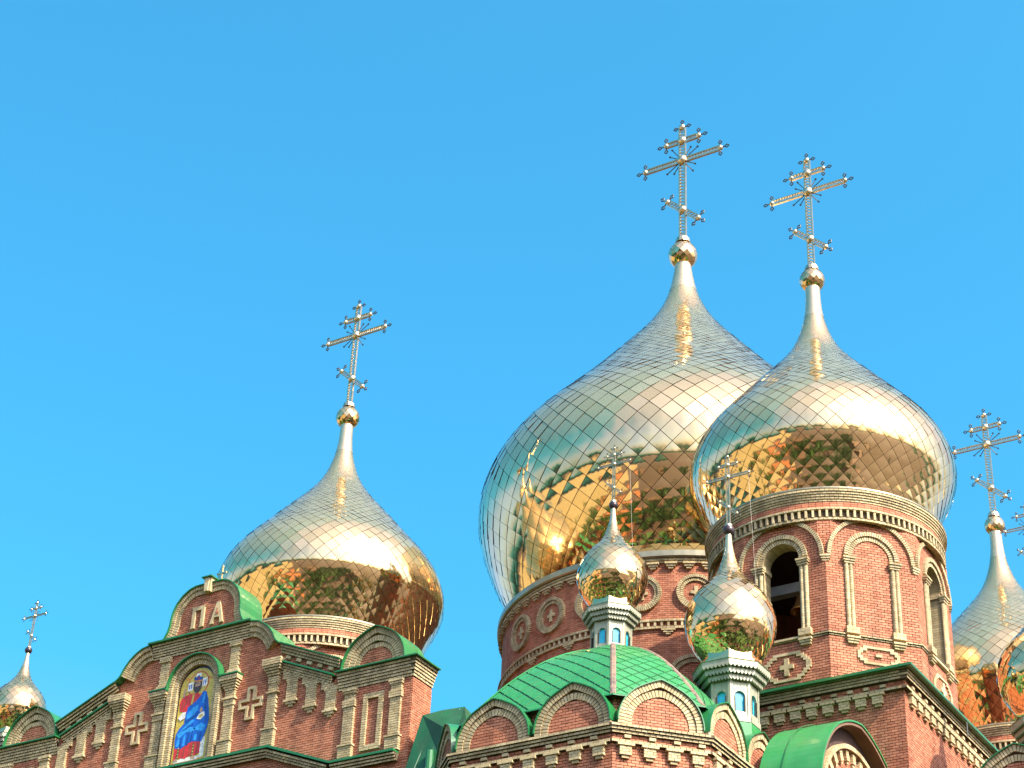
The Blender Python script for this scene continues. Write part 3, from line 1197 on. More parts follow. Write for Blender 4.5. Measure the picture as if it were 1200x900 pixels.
br = MB()
z = 36.0
i = 0
while z < 44.1:
    mring(br, MR+.014, z, z+.083, .03, .255, half_off=i % 2)
    z += .1
    i += 1
br.build('brickwork', RED, drum, 'stuff')
mb = MB()
mb.lathe((MX, MY), [(MR, 0), (MR, mz(42.5))], 120)
mb.build('drum_wall', MORTAR, drum)
tb = MB()
mring(tb, MR+.16, 40.981, 41.085, .2, .17)
mring(tb, MR+.12, 40.648, 40.752, .2, .17)
tb.build('ring_courses', BEIGE, drum, 'stuff')
tb = MB()
mring(tb, MR+.13, 40.754, 40.979, .14, .1, j=0., mod=(3, 1))
tb.build('dentil', BEIGE, drum, 'stuff')
tb = MB()
mring(tb, MR+.17, 43.986, 44.080, .2, .17, j=.012)
mring(tb, MR+.12, 43.882, 43.976, .2, .17, j=.012)
tb.build('top_courses', BEIGE, drum, 'stuff')
mb = MB()
mb.lathe((MX, MY), [(MR, 44.090), (MR+.24, 44.101), (MR+.3, 44.153), (MR+.3, 44.423), (MR+.2, 44.486), (MR-.2, 44.569), (7.2, 44.86), (7.0, 44.96)], 120)
mb.build('metal_rim', LIP, drum)
for k in range(36):
    az = -70+k*5.17
    if az > 112:
        break
    inst('bracket', STEP, face_frame(MX, MY, MR, az).mat(0, mz(42.26), 0), drum)
for k in range(-2, 8):
    az = -.8+15.5*k
    fr = face_frame(MX, MY, MR-.02, az)
    tb, tk = MB(), MB()
    C1 = arc_pts(0, mz(40.86), .73, 0, 360, 80)
    band(tb, tk, fr, C1, -.15, -.1, .17, .085)
    C1 = arc_pts(0, mz(40.86), .57, 0, 360, 80)
    band(tb, tk, fr, C1, -.14, -.1, .11, .085)
    md = tb.build('medallion', BEIGE, drum, 'stuff')
    tk.build('medallion_joints', BMORTAR, md)
    plus_cross(fr, 0, mz(40.86), .24, .30, .32, .075, 0, .10, drum)
    inst('pendant', PEND, face_frame(MX, MY, MR, az+7.6).mat(0, mz(39.14), 0), drum)
    tb = MB()
    tk = MB()
    fr2 = face_frame(MX, MY, MR-.03, az-.5)
    band(tb, tk, fr2, arc_pts(0, mz(36.75), 1.08, 0, 180, 60), -.16, -.12, .19, .085)
    band(tb, tk, fr2, arc_pts(0, mz(36.75), .88, 0, 180, 60), -.18, -.12, .12, .085)
    tk.build('window_arch_joints', BMORTAR, tb.build('window_arch', BEIGE, drum, 'stuff'))

# ------------------------------------------------------------------ block under the bell tower
BX, BY = -23.17, 62.5
blk = thing('corner_block', (BX-6, BY+4, 0), 'square brick block with bracketed cornice under the bell tower', 'building')
f0 = Fr((BX, BY, 0), (1, 0, 0), (0, -1, 0))
f1 = Fr((BX, BY, 0), (0, 1, 0), (1, 0, 0))
BLEN = 8.4
mb = MB()
mb.box(f0, -9.6, 0, 0, 32.0, -BLEN, 0, back=True)
mb.build('wall', MORTAR, blk)
br = MB()
bricks(br, f0, -9.6, 0, 27.0, 31.45, tr=1)
br.build('brickwork', RED, blk, 'stuff')
br = MB()
bricks(br, f1, 0.0, BLEN, 27.0, 31.45, ph=1)
br.build('brickwork', RED, blk, 'stuff')
for f, a, b, l, r in ((f0, -9.6, 0, 0, 1), (f1, 0, BLEN, 1, 0)):
    for v, pj in ((31.45, (.20,)), (31.80, (.24, .27, .30, .35))):
        tb, tk = MB(), MB()
        cornice(tb, tk, f, a, b, v, pj, h=.1, tl=l, tr=r)
        tk.build('cornice_joints', BMORTAR, tb.build('cornice', BEIGE, blk, 'stuff'))
rr = MB()
for f, a, b, l, r in ((f0, -9.6, 0, 0, 1), (f1, 0, BLEN, 1, 0)):
    bricks(rr, f, a, b, 31.552, 31.8, n=.05, d=.03, h=.124, tl=l, tr=r)
rr.build('frieze', RED, blk, 'stuff')
dt = MB()
for f, a, b in ((f0, -9.5, -.3), (f1, .4, BLEN)):
    u = a
    while u < b:
        dt.box(f, u, u+.2, 31.60, 31.71, .0, .19)
        u += .62
dt.build('frieze_block', BEIGE, blk, 'stuff')
for k in range(15):
    inst('corbel', CORBEL, f0.mat(-.95-.62*k*1.02, 31.45, 0), blk)
for k in range(13):
    inst('corbel', CORBEL, f1.mat(.55+.63*k, 31.45, 0), blk)
mb = MB()
hx, hy = BX-4.8, BY+BLEN/2
E_ = .52
pts = [np.array(p) for p in ((BX-9.6-E_, BY-E_, 32.21), (BX+E_, BY-E_, 32.21), (BX+E_, BY+BLEN+E_, 32.21), (BX-9.6-E_, BY+BLEN+E_, 32.21))]
low = [p-np.array([0, 0, .09]) for p in pts]
top = [np.array([hx+(p[0]-hx)*.75, hy+(p[1]-hy)*.75, 32.8]) for p in pts]
mb.add(low+pts+top, [(0, 1, 5, 4), (1, 2, 6, 5), (2, 3, 7, 6), (3, 0, 4, 7), (4, 5, 9, 8), (5, 6, 10, 9), (6, 7, 11, 10), (7, 4, 8, 11), (8, 9, 10, 11), (3, 2, 1, 0)])
mb.build('eave', GREEN, blk)
mb = MB()
mb.rod((BX+.5, BY+5.0, 32.05), (BX+.5, BY+5.0, 31.5), .03)
mb.build('drip_pipe', STEEL, blk)

# ------------------------------------------------------------------ kokoshnik arches shared by apse, gable and bays


def kokoshnik(parent, fr, uc, vb, R_, stilt, tip, back, bands=(.25, .24), infill=-.10, cop=True, copn=.07, single=False):
    vs_ = vb+stilt
    tb, tk = MB(), MB()
    off = 0
    for i, w in enumerate(bands):
        r = R_-off-w
        pts = [(uc+r, vb)]+keel(uc, vs_, r, tip*(1-i*.7))+[(uc-r, vb)]
        band(tb, tk, fr, pts, -w+.012, infill-.05, .0-i*.055+.0, .105)
        off += w
    a = tb.build('voussoir_ring', BEIGE, parent, 'stuff')
    tk.build('ring_joints', BMORTAR, a)
    ri = R_-off
    br = MB()
    bricks(br, fr, uc-ri, uc+ri, vb, vs_+ri, lambda v: [(uc-(ri if v < vs_ else half(ri, vs_, v)), uc+(ri if v < vs_ else half(ri, vs_, v)))], n=infill)
    br.build('infill_brickwork', RED, parent, 'stuff')
    bk = MB()
    out = [(uc+R_-.02, vb)]+keel(uc, vs_, R_-.02, tip)+[(uc-R_+.02, vb)]
    bk.prism(fr, out, -abs(back), infill)
    bk.build('arch_wall', MORTAR, parent)
    if cop:
        cb = MB()
        out = [(uc+R_+.01, vs_-.0)]+keel(uc, vs_, R_+.01, tip, 36)+[(uc-R_-.01, vs_-.0)]
        ribbon(cb, fr, out[1:-1], -.035, -abs(back), copn)
        cb.build('green_coping', GREEN, parent)


# ------------------------------------------------------------------ apse with the green faceted roof
AX, AY = -31.96, 57.16
apse = thing('apse', (AX, AY, 0), 'brick apse with scalloped arch gables under a faceted green roof', 'apse')
HA, HC = 3.0, 1.615                      # half widths of the flat and chamfered sides
AP = 5.26
corn = [(-HA, -AP), (HA, -AP), (AP, -HA), (AP, HA), (HA, AP), (-HA, AP), (-AP, HA), (-AP, -HA)]
ffront = Fr((AX, AY-AP, 0), (1, 0, 0), (0, -1, 0))
apc = (HA+AP)/math.sqrt(2)
fcr = face_frame(AX, AY, apc, 45)
fside = Fr((AX+AP, AY, 0), (0, 1, 0), (1, 0, 0))
fcl = face_frame(AX, AY, apc, -45)
HCR = (AP-HA)/math.sqrt(2)
t8 = math.tan(R(22.5))
mb = MB()
mb.add([np.array([AX+x*.9, AY+y*.9, z]) for z in (0, 28.45) for x, y in corn], [(i, (i+1) % 8, 8+(i+1) % 8, 8+i) for i in range(8)]+[tuple(range(8, 16))])
mb.add([np.array([AX+x, AY+y, z]) for z in (0, 27.10) for x, y in corn], [(i, (i+1) % 8, 8+(i+1) % 8, 8+i) for i in range(8)]+[tuple(range(8, 16))])
mb.build('wall', MORTAR, apse)
for f, hw, ks in ((ffront, HA, (-1.5, 1.5)), (fcr, HCR, (0,)), (fside, HA, (-1.62, 1.12)), (fcl, HCR, (0,))):
    br = MB()
    bricks(br, f, -hw, hw, 23.4, 26.5, tl=t8, tr=t8)
    bricks(br, f, -hw, hw, 26.62, 26.82, n=.02, tl=t8, tr=t8)
    bricks(br, f.at(0, 0, -.5), -hw+.15, hw-.15, 27.1, 28.45)
    br.build('brickwork', RED, apse, 'stuff')
    tb, tk = MB(), MB()
    cornice(tb, tk, f, -hw, hw, 26.5, (.16,), h=.11, tl=t8, tr=t8)
    cornice(tb, tk, f, -hw, hw, 26.82, (.14, .2, .26), h=.095, tl=t8, tr=t8)
    tk.build('cornice_joints', BMORTAR, tb.build('cornice', BEIGE, apse, 'stuff'))
    dt = MB()
    u = -hw+.35
    while u < hw-.2:
        dt.box(f, u, u+.22, 26.67, 26.77, 0, .15)
        u += .82
    dt.build('frieze_block', BEIGE, apse, 'stuff')
    n = int(round(2*hw/.82))
    for k in range(n):
        inst('corbel', CORBEL, f.mat(-hw+(k+.5)*2*hw/n, 26.5, 0), apse)
    for uc in ks:
        kokoshnik(apse, f, uc, 27.105, 1.42 if hw == HA else 1.44, .2, .13, .75, bands=(.24, .24), infill=-.11)

# roof surface: cloister vault of lozenge tiles
RB, RT, ZB, ZT = 5.02, .62, 28.30, 32.42


def roof_z(t):                          # t: 1 at the eave, 0 at the centre
    return ZB+(ZT-ZB)*(1-max(0., t)**1.8)


ts = np.linspace(1, .12, 60)


def roof_sector(i):
    a, b = np.array(corn[i-1]), np.array(corn[i])
    k = RB/AP
    a, b = a*k, b*k
    mid = (a+b)/2
    ap = np.linalg.norm(mid)
    e = (b-a)/np.linalg.norm(b-a)
    hw = np.linalg.norm(b-a)/2
    y = np.concatenate([[0], np.cumsum(np.hypot(np.diff(ts)*ap, np.diff([roof_z(t) for t in ts])))])
    return mid, e, hw, y


def clip(poly, a, b):
    out = []
    sd = lambda p: (b[0]-a[0])*(p[1]-a[1])-(b[1]-a[1])*(p[0]-a[0])
    for i in range(len(poly)):
        p, q = poly[i-1], poly[i]
        sp, sq = sd(p), sd(q)
        if (sp >= 0) != (sq >= 0):
            t = sp/(sp-sq)
            out.append((p[0]+(q[0]-p[0])*t, p[1]+(q[1]-p[1])*t))
        if sq >= 0:
            out.append(q)
    return out


sheet = MB()
for i in range(8):
    mid, e, hw, y = roof_sector(i)
    for j in range(len(ts)-1):
        vs = []
        for t in (ts[j], ts[j+1]):
            for sg in (-1, 1):
                p = (mid+e*hw*sg)*t
                vs.append(np.array([AX+p[0], AY+p[1], roof_z(t)-.02]))
        sheet.add(vs, [(0, 1, 3, 2)])
sheet.build('roof_deck', GSEAM, apse)
for i in (0, 1, 2, 3):
    mid, e, hw, y = roof_sector(i)
    Ht, Wt = .60, .62                    # half diagonals: along slope, across
    hy = lambda q: hw*np.interp(q, y, ts)
    row = 0
    q = 0.
    nrm = mid/np.linalg.norm(mid)
    while q < y[-1]+Ht:
        x = -math.ceil(hw/Wt)*Wt*1.0+(row % 2)*Wt/2-2*Wt
        while x < hw+Wt:
            g_ = .042
            H2, W2 = Ht/2-g_, Wt/2-g_
            poly = [(x, q-H2), (x+W2, q), (x, q+H2), (x-W2, q)]
            y0, y1 = max(0, q-Ht/2), min(y[-1], q+Ht/2)
            poly = clip(poly, (-100, .0), (100, .0))
            poly = clip(poly, (100, y[-1]), (-100, y[-1])) if poly else poly
            if poly and y1 > y0:
                poly = clip(poly, (hy(y0)-.03, y0), (hy(y1)-.03, y1))
                poly = clip(poly, (-hy(y1)+.03, y1), (-hy(y0)+.03, y0)) if poly else poly
            else:
                poly = []
            if len(poly) >= 3:
                ar = abs(sum(poly[k-1][0]*poly[k][1]-poly[k][0]*poly[k-1][1] for k in range(len(poly))))/2
                if ar > .02:
                    tb = MB()
                    top, bot = [], []
                    jz = rng.uniform(-.004, .006)
                    for (px_, qy) in poly:
                        t = np.interp(qy, y, ts)
                        p = mid*t+e*px_
                        zz = roof_z(t)
                        top.append(np.array([AX+p[0]+nrm[0]*.012, AY+p[1]+nrm[1]*.012, zz+.014+jz-(.01*(qy-q)/Ht)]))
                        bot.append(np.array([AX+p[0], AY+p[1], zz-.03]))
                    k = len(poly)
                    tb.add(top+bot, [tuple(range(k))]+[(a, k+a, k+(a+1) % k, (a+1) % k) for a in range(k)])
                    tb.build('roof_tile', GREENL, apse)
            x += Wt
        q += Ht/2
        row += 1
for i in range(8):                       # hips
    if i > 3:
        continue
    c = np.array(corn[i-1])*RB/AP
    hb = MB()
    tt = np.linspace(1.0, .13, 26)
    d = c/np.linalg.norm(c)
    s2 = np.array([-d[1], d[0]])
    vs = []
    for t in tt:
        for w, h in ((-.1, .0), (-.05, .055), (.05, .055), (.1, .0)):
            p = c*t+s2*w
            vs.append(np.array([AX+p[0], AY+p[1], roof_z(t)+h-.01]))
    hb.add(vs, [(k*4+j, k*4+j+1, k*4+j+5, k*4+j+4) for k in range(25) for j in range(3)]+[(3, 2, 1, 0)])
    hb.build('hip_cap', HIP if i in (2, 3) else GREENL, apse)
eb = MB()
for i in (0, 1, 2, 3):                   # thin eave flashing
    a, b = np.array(corn[i-1])*RB/AP, np.array(corn[i])*RB/AP
    o = (RB+.1)/RB
    vs = [np.array([AX+p[0], AY+p[1], z]) for p in (a, b) for z in (ZB-.02, ZB+.03)]+[np.array([AX+p[0]*o, AY+p[1]*o, z]) for p in (a, b) for z in (ZB-.09, ZB-.05)]
    eb.add(vs, [(1, 3, 7, 5), (0, 4, 6, 2), (4, 5, 7, 6)])
eb.build('eave_flashing', GREEN, apse)

# ------------------------------------------------------------------ vaulted porch between apse and block
PX, PYC, PZC, PR = -23.95, 60.4, 25.5, 3.85
porch = thing('vaulted_porch', (PX-1.4, PYC, 0), 'low brick bay with green barrel roof at bottom right', 'porch')
fp = Fr((PX-.5, PYC, 0), (0, 1, 0), (1, 0, 0))
ou = keel(0, PZC, PR, .12, 48)
cb = MB()
ribbon(cb, fp, ou, -.06, -1.75, .5)
ribbon(cb, fp, [p for p in ou if p[0] > -1.15], -.055, -2.3, -1.752)
cb.build('barrel_roof', GREENL, porch)
sm = MB()
for k in (9, 14, 19):                    # standing seams
    a, b = ou[k], ou[k+1]
fsm = MB()
for n_ in (-.9, -2.0):
    ribbon(fsm, Fr(fp.P(0, 0, n_), fp.U, fp.N), [(x*1.012, PZC+(y-PZC)*1.012) for x, y in ou if n_ > -1.3 or x > -1.15], .02, 0, .035)
fsm.build('roof_seam', GREEN, porch)
sf = MB()
ribbon(sf, fp, [(x*.955, PZC+(y-PZC)*.955) for x, y in ou], .10, -.3, .46)
sf.build('soffit', SOFFIT, porch)
tb, tk = MB(), MB()
band(tb, tk, fp, arc_pts(0, PZC, 2.95, 0, 180, 80), -.16, -.1, .22, .11)
tk2 = tb.build('arch_ring', BEIGE, porch, 'stuff')
tk.build('ring_joints', BMORTAR, tk2)
for k in range(15):
    a = 180*(k+.5)/15
    fk = fp.rot(2.92*math.cos(R(a)), PZC+2.92*math.sin(R(a)), R(a-90))
    db = MB()
    bricks(db, fk, -.12, .12, -.36, 0, n=0, d=.14, L=.3, h=.1, j=.012)
    bricks(db, fk, -.07, .07, -.46, -.36, n=0, d=.1, L=.3, h=.1, j=.012)
    db.build('arch_tooth', BEIGE, porch)
br = MB()
bricks(br, fp, -3.2, 3.2, 23, PZC+3.0, lambda v: [(-(3.0 if v < PZC else half(3.0, PZC, v)), (3.0 if v < PZC else half(3.0, PZC, v)))])
br.build('brickwork', RED, porch, 'stuff')
bk = MB()
bk.prism(fp, [(PR-.06, 0)]+arc_pts(0, PZC, PR-.06, 0, 180, 40)+[(-PR+.06, 0)], -1.34, 0)
bk.build('wall', MORTAR, porch)

# ------------------------------------------------------------------ gabled facade
FX, FY = -52.4, 58.5
fac = thing('gabled_facade', (FX, FY+.6, 0), 'tall brick gable wall with cream trim, letters and green copings', 'facade')
FT = 1.3
FF = Fr((FX, FY, 0), (1, 0, 0), (0, -1, 0))
gab = [(0, 40.45), (.35, 40.46), (.7, 40.46), (1.05, 40.36), (1.4, 40.13), (1.68, 39.8), (1.84, 39.45), (1.90, 39.1), (1.92, 38.8), (2.0, 38.5), (2.14, 38.25), (2.36, 38.06)]
quad = [(2.7, 38.0), (3.1, 37.93), (3.45, 37.74), (3.75, 37.48), (4.0, 37.15), (4.15, 36.85), (4.32, 36.68), (4.5, 36.62)]
RK0, RK1 = (4.5, 36.60), (7.52, 35.32)
right_out = gab+quad+[RK1, (7.52, 34.7), (10.9, 34.7), (10.9, 0)]
outline = right_out+[(-u, v) for u, v in right_out[::-1]][:-1]
mb = MB()
mb.prism(FF, [(u*.996, v-.01) for u, v in outline], -FT, 0)
mb.build('wall', MORTAR, fac)
mb = MB()
mb.prism(FF, [(u*.99, v-.03) for u, v in outline], -FT-.03, -FT-.004)
mb.build('rear_face', RED, fac)


def interp_u(pts, v):
    best = 0
    for (a, b), (c, d) in zip(pts[:-1], pts[1:]):
        if min(b, d) <= v <= max(b, d) and abs(b-d) > 1e-6:
            best = max(best, a+(c-a)*(v-b)/(d-b))
    return best


HOLE = 1.0


def fac_spans(v):
    if v > 38.05:
        w = interp_u(gab, v)-.1
        return [(-w, w)] if w > 0 else []
    if v > 34.0:
        w = interp_u(quad+[RK1, (7.52, 34.0)], v)-.06
        w = min(w, 7.4)
    else:
        w = 10.87
    if v < 36.6:
        h = HOLE if v < 35.65 else half(HOLE, 35.65, v)
        if h > 0:
            return [(-w, -h), (h, w)]
    return [(-w, w)]


br = MB()
bricks(br, FF, -10.87, 10.87, 30.0, 40.5, fac_spans)
br.build('brickwork', RED, fac, 'stuff')
fsd = Fr((FX+10.9, FY, 0), (0, 1, 0), (1, 0, 0))
br = MB()
bricks(br, fsd, 0, FT, 28.0, 34.0, ph=1)
br.build('brickwork', RED, fac, 'stuff')
tb, tk = MB(), MB()
cornice(tb, tk, FF, -2.62, 2.62, 37.36, (.08, .12, .16, .20, .24, .30), h=.105)
tk.build('cornice_joints', BMORTAR, tb.build('central_cornice', BEIGE, fac, 'stuff'))
gc = MB()
gc.box(FF, -2.75, 2.75, 37.995, 38.07, 0, .46)
for sg in (-1, 1):
    f2 = Fr(FF.o, FF.U*sg, FF.N)
    path = gab[::-1]
    if sg > 0:
        ribbon(gc, FF, resample(gab[::-1], .15), -.05, -FT, .22)
        ribbon(gc, FF, resample(([RK1]+quad[::-1]), .15), -.05, -FT, .40)
    else:
        ribbon(gc, FF, [(-u, v) for u, v in resample(gab, .15)], -.05, -FT, .22)
        ribbon(gc, FF, [(-u, v) for u, v in resample(quad+[RK1], .15)], -.05, -FT, .40)
gc.build('green_coping', GREEN, fac)
for sg in (-1, 1):
    f2 = Fr(FF.o, FF.U*sg, FF.N)
    tb, tk = MB(), MB()
    # gable ring: laid along the outline, inward side
    gp = gab[::-1]
    band(tb, tk, f2, gp, .2, 0, .14, .1, off=.02)
    band(tb, tk, f2, gp[1:], .2, 0, .08, .1, off=.235)
    tk.build('ring_joints', BMORTAR, tb.build('gable_ring', BEIGE, fac, 'stuff'))
    tb, tk = MB(), MB()
    qp = [(u, v) for u, v in quad[:-2]][::-1]
    band(tb, tk, f2, qp, .21, 0, .34, .1, off=.02)
    band(tb, tk, f2, qp, .21, 0, .24, .1, off=.24)
    band(tb, tk, f2, qp, .18, 0, .15, .1, off=.46)
    tk.build('ring_joints', BMORTAR, tb.build('half_arch_ring', BEIGE, fac, 'stuff'))
    # raking cornice
    ang = math.atan2(RK1[1]-RK0[1], RK1[0]-RK0[0])
    fr = f2.rot(RK0[0]-.05, RK0[1], ang)
    L = math.hypot(RK1[0]-RK0[0], RK1[1]-RK0[1])+.05
    tb, tk = MB(), MB()
    cornice(tb, tk, fr, 0, L, -.33, (.16, .24, .32), h=.105)
    cornice(tb, tk, fr, .05, L-.1, -1.10, (.1, .14, .18, .24), h=.095)
    tk.build('rake_joints', BMORTAR, tb.build('raking_cornice', BEIGE, fac, 'stuff'))
    gs = MB()
    gs.box(fr, .02, L-.05, -.715, -.65, 0, .34)
    gs.build('green_ledge', GREEN, fac)
    for k in range(5):
        db = MB()
        u = .35+k*.6
        db.box(fr, u, u+.26, -.50, -.37, 0, .13)
        db.build('rake_block', BEIGE, fac)
    # hanging pendants with round-headed gaps
    rb = lambda u: RK0[1]+(u-RK0[0])*math.tan(ang)-1.17
    for k, (uc, vb) in enumerate(((5.06, 33.80), (6.06, 33.36), (7.06, 32.98))):
        pb = MB()

        def sp(v, uc=uc):
            w = .235
            top = rb(uc)
            e = v-(top-.42)
            if e > 0:
                w = min(.49, .235+.27*(1-math.sqrt(max(0, 1-min(1, e/.3)**2))))
            lo, hi = uc-w, uc+w
            hi = min(hi, RK0[0]+(RK0[1]-1.13-v)/math.tan(-ang))
            return [(lo, hi)] if hi > lo else []
        bricks(pb, f2, uc-.49, uc+.49, vb+.32, rb(uc-.5)+.05, sp, d=.13, L=.22, j=.018)
        for q, (w, n) in enumerate(((.33, .17), (.22, .13), (.11, .09))):
            bricks(pb, f2, uc-w, uc+w, vb+.32-(q+1)*.107, vb+.32-q*.107, d=n, L=.22, h=.107, j=.011)
        pb.build('pendant', BEIGE, fac)
    # pilasters

    def pilaster(u0, u1, v0, v1, base, caps, n=.13):
        pb = MB()
        c = (u0+u1)/2
        w = (u1-u0)/2
        bricks(pb, f2, u0, u1, v0, v1, d=n, L=.22, j=.019)
        if base:
            bricks(pb, f2, c-w-.07, c+w+.07, v0, v0+base, d=n+.06, L=.22, j=.019)
            bricks(pb, f2, c-w-.11, c+w+.11, v0+base, v0+base+.08, d=n+.1, L=.21, h=.08, j=.011)
        for (v, h, e, q) in caps:
            bricks(pb, f2, c-w-e, c+w+e, v, v+h, d=n+q, L=.22, j=.019)
        return pb.build('pilaster', BEIGE, fac)
    pilaster(3.88, 4.34, 32.2, 35.5, .75, ((34.55, .08, .07, .06), (34.98, .3, .03, .04), (35.3, .1, .06, .08), (35.4, .1, .11, .14), (35.5, .1, .16, .2), (35.6, .1, .21, .26), (35.7, .3, .24, .30)))
    pilaster(7.78, 8.26, 31.0, 34.0, .55, ((33.2, .3, .05, .05), (33.76, .1, .05, .05), (33.86, .14, .09, .08)))
    pilaster(9.98, 10.46, 31.0, 34.0, .55, ((33.2, .3, .05, .05), (33.76, .1, .05, .05), (33.86, .14, .09, .08)))
    pilaster(1.64, 2.12, 32.2, 35.1, .65, ((34.45, .25, .03, .03), (34.7, .1, .08, .08), (35.1, .1, .03, .04), (35.2, .1, .08, .08), (35.3, .1, .13, .13), (35.4, .1, .18, .18), (35.5, .22, .23, .24)))
    pilaster(1.66, 2.12, 35.74, 37.36, 0, ((35.74, .2, .12, .08), (35.94, .12, .06, .04), (37.1, .26, .05, .08)))
    gs = MB()
    gs.box(f2, 1.38, 2.38, 35.72, 35.775, 0, .42)
    gs.build('green_ledge', GREEN, fac)
    # relief cross: hollow outline
    rc_ = MB()
    cu, cv, hw, up, dn, t, w = 3.0, 34.34, .60, .72, .72, .21, .115

    def plus(e):
        return [(cu-t+e, cv-dn+e), (cu+t-e, cv-dn+e), (cu+t-e, cv-t+e), (cu+hw-e, cv-t+e), (cu+hw-e, cv+t-e), (cu+t-e, cv+t-e), (cu+t-e, cv+up-e), (cu-t+e, cv+up-e), (cu-t+e, cv+t-e), (cu-hw+e, cv+t-e), (cu-hw+e, cv-t+e), (cu-t+e, cv-t+e)]
    A, B = plus(0), plus(w)
    for i in range(12):
        rc_.prism(f2, [A[i-1], A[i], B[i], B[i-1]], 0, .12)
    rc_.build('relief_cross', BEIGE, fac)
    # side block: cornice, arch gable, frame
    tb, tk = MB(), MB()
    cornice(tb, tk, f2, 7.4, 10.9, 34.0, (.06, .10, .14, .18, .22, .27), h=.115, tr=1 if sg > 0 else 0)
    if sg > 0:
        cornice(tb, tk, fsd, 0, FT, 34.0, (.06, .10, .14, .18, .22, .27), h=.115, tl=1)
    tk.build('cornice_joints', BMORTAR, tb.build('side_cornice', BEIGE, fac, 'stuff'))
    gs = MB()
    gs.box(f2, 7.35, 10.9, 34.695, 34.75, -FT, .40, tr=1, back=True)
    if sg > 0:
        gs.box(fsd, 0, FT, 34.69, 34.745, -.2, .40, tl=1, back=True)
    gs.build('green_ledge', GREEN, fac)
    kokoshnik(fac, f2.at(0, 0, .12), 9.05, 34.755, 1.52, .06, .13, FT+.1, bands=(.26, .24, .2), infill=-.16, copn=.14)
    fb = MB()
    for (a, b, c, d) in ((8.67, 8.88, 31.25, 33.63), (9.40, 9.61, 31.25, 33.63), (8.885, 9.395, 33.40, 33.63), (8.885, 9.395, 31.25, 31.48)):
        bricks(fb, f2, a, b, c, d, d=.1, L=.24, j=.018)
    fb.build('relief_frame', BEIGE, fac)
    # ledge along the bottom
    gs = MB()
    gs.prism(f2, [(.0, 32.07), (4.38, 32.07), (7.5, 30.86), (10.5, 30.86), (10.5, 30.95), (7.52, 30.95), (4.4, 32.17), (0, 32.17)], 0, .42)
    gs.build('green_ledge', GREEN, fac)
    tb, tk = MB(), MB()
    cornice(tb, tk, f2, 0, 4.25, 31.76, (.2, .27, .34), h=.1)
    a2 = math.atan2(30.86-32.07, 7.5-4.38)
    cornice(tb, tk, f2.rot(4.3, 32.05, a2), 0, 3.28, -.31, (.2, .27, .34), h=.1)
    cornice(tb, tk, f2, 7.5, 10.5, 30.55, (.2, .27, .34), h=.1)
    tk.build('ledge_joints', BMORTAR, tb.build('ledge_courses', BEIGE, fac, 'stuff'))
# keystone
kb = MB()
kb.prism(FF, [(-.15, 40.0), (.15, 40.0), (.2, 40.62), (-.2, 40.62)], 0, .3)
kb.prism(FF, [(-.09, 39.98), (.09, 39.98), (.12, 40.6), (-.12, 40.6)], .3, .36)
kb.build('keystone', BEIGE, fac)
kb = MB()
kb.prism(FF, [(-.27, 40.625), (.27, 40.625), (.27, 40.68), (-.27, 40.68)], -.3, .42)
kb.build('keystone_cap', GREEN, fac)
# letters
lb = MB()
lb.prism(FF, [(-.84, 38.46), (-.58, 38.46), (-.63, 38.52), (-.63, 39.28), (-.31, 39.28), (-.31, 38.52), (-.36, 38.46), (-.10, 38.46), (-.15, 38.52), (-.15, 39.38), (-.08, 39.46), (-.86, 39.46), (-.79, 39.38), (-.79, 38.52)], 0, .1)
lb.build('letter', BEIGE, fac, label='cream capital letter П')
lb = MB()
lb.prism(FF, [(.20, 38.46), (.43, 38.46), (.39, 38.52), (.435, 38.74), (.715, 38.74), (.76, 38.52), (.72, 38.46), (.95, 38.46), (.91, 38.52), (.67, 39.46), (.50, 39.46), (.24, 38.52)], 0, .1)
lb.prism(FF, [(.475, 38.88), (.565, 39.26), (.605, 39.26), (.68, 38.88)], .10, .101)
lb.build('letter', BEIGE, fac, label='cream capital letter А')
lb = MB()
bricks(lb, FF, .48, .68, 38.87, 39.2, lambda v: [(.48+(v-38.87)*.28, .68-(v-38.87)*.28)], n=.085, d=.03, L=.3)
lb.build('letter_counter', RED, fac)
# niche for the icon
tb, tk = MB(), MB()
np_ = [(1.2, 32.18)]+arc_pts(0, 35.65, 1.2, 0, 180, 60)+[(-1.2, 32.18)]
band(tb, tk, FF, np_, -.22, 0, .26, .1)
np_ = [(.98, 32.18)]+arc_pts(0, 35.65, .98, 0, 180, 60)+[(-.98, 32.18)]
band(tb, tk, FF, np_, -.21, 0, .17, .1)
tk.build('ring_joints', BMORTAR, tb.build('niche_ring', BEIGE, fac, 'stuff'))
gs = MB()
ribbon(gs, FF, arc_pts(0, 35.65, 1.425, 0, 180, 40), -.05, 0, .42)
gs.build('green_hood', GREEN, fac)

# mosaic icon
ic = thing('mosaic_icon', (FX, FY, 32.2), 'arched mosaic icon of a seated robed figure in blue and red', 'icon')


def flat(pts, mat, n, name, th=.006):
    mb = MB()
    mb.prism(FF, pts, n-th, n)
    return mb.build(name, mat, ic)


def blob(cu, cv, ru, rv, k=20, a0=0, a1=360):
    return [(cu+ru*math.cos(R(a0+(a1-a0)*i/k)), cv+rv*math.sin(R(a0+(a1-a0)*i/k))) for i in range(k)]


flat([(.965, 32.2)]+arc_pts(0, 35.65, .965, 0, 180, 30)+[(-.965, 32.2)], ICON['dark'], .022, 'frame', .03)
flat([(.89, 32.26)]+arc_pts(0, 35.62, .89, 0, 180, 30)+[(-.89, 32.26)], ICON['ground'], .03, 'gold_ground')
D_ = -.07


def fl_(pts, mat, n, name):
    return flat([(u+D_, v) for u, v in pts], ICON[mat], n, name)


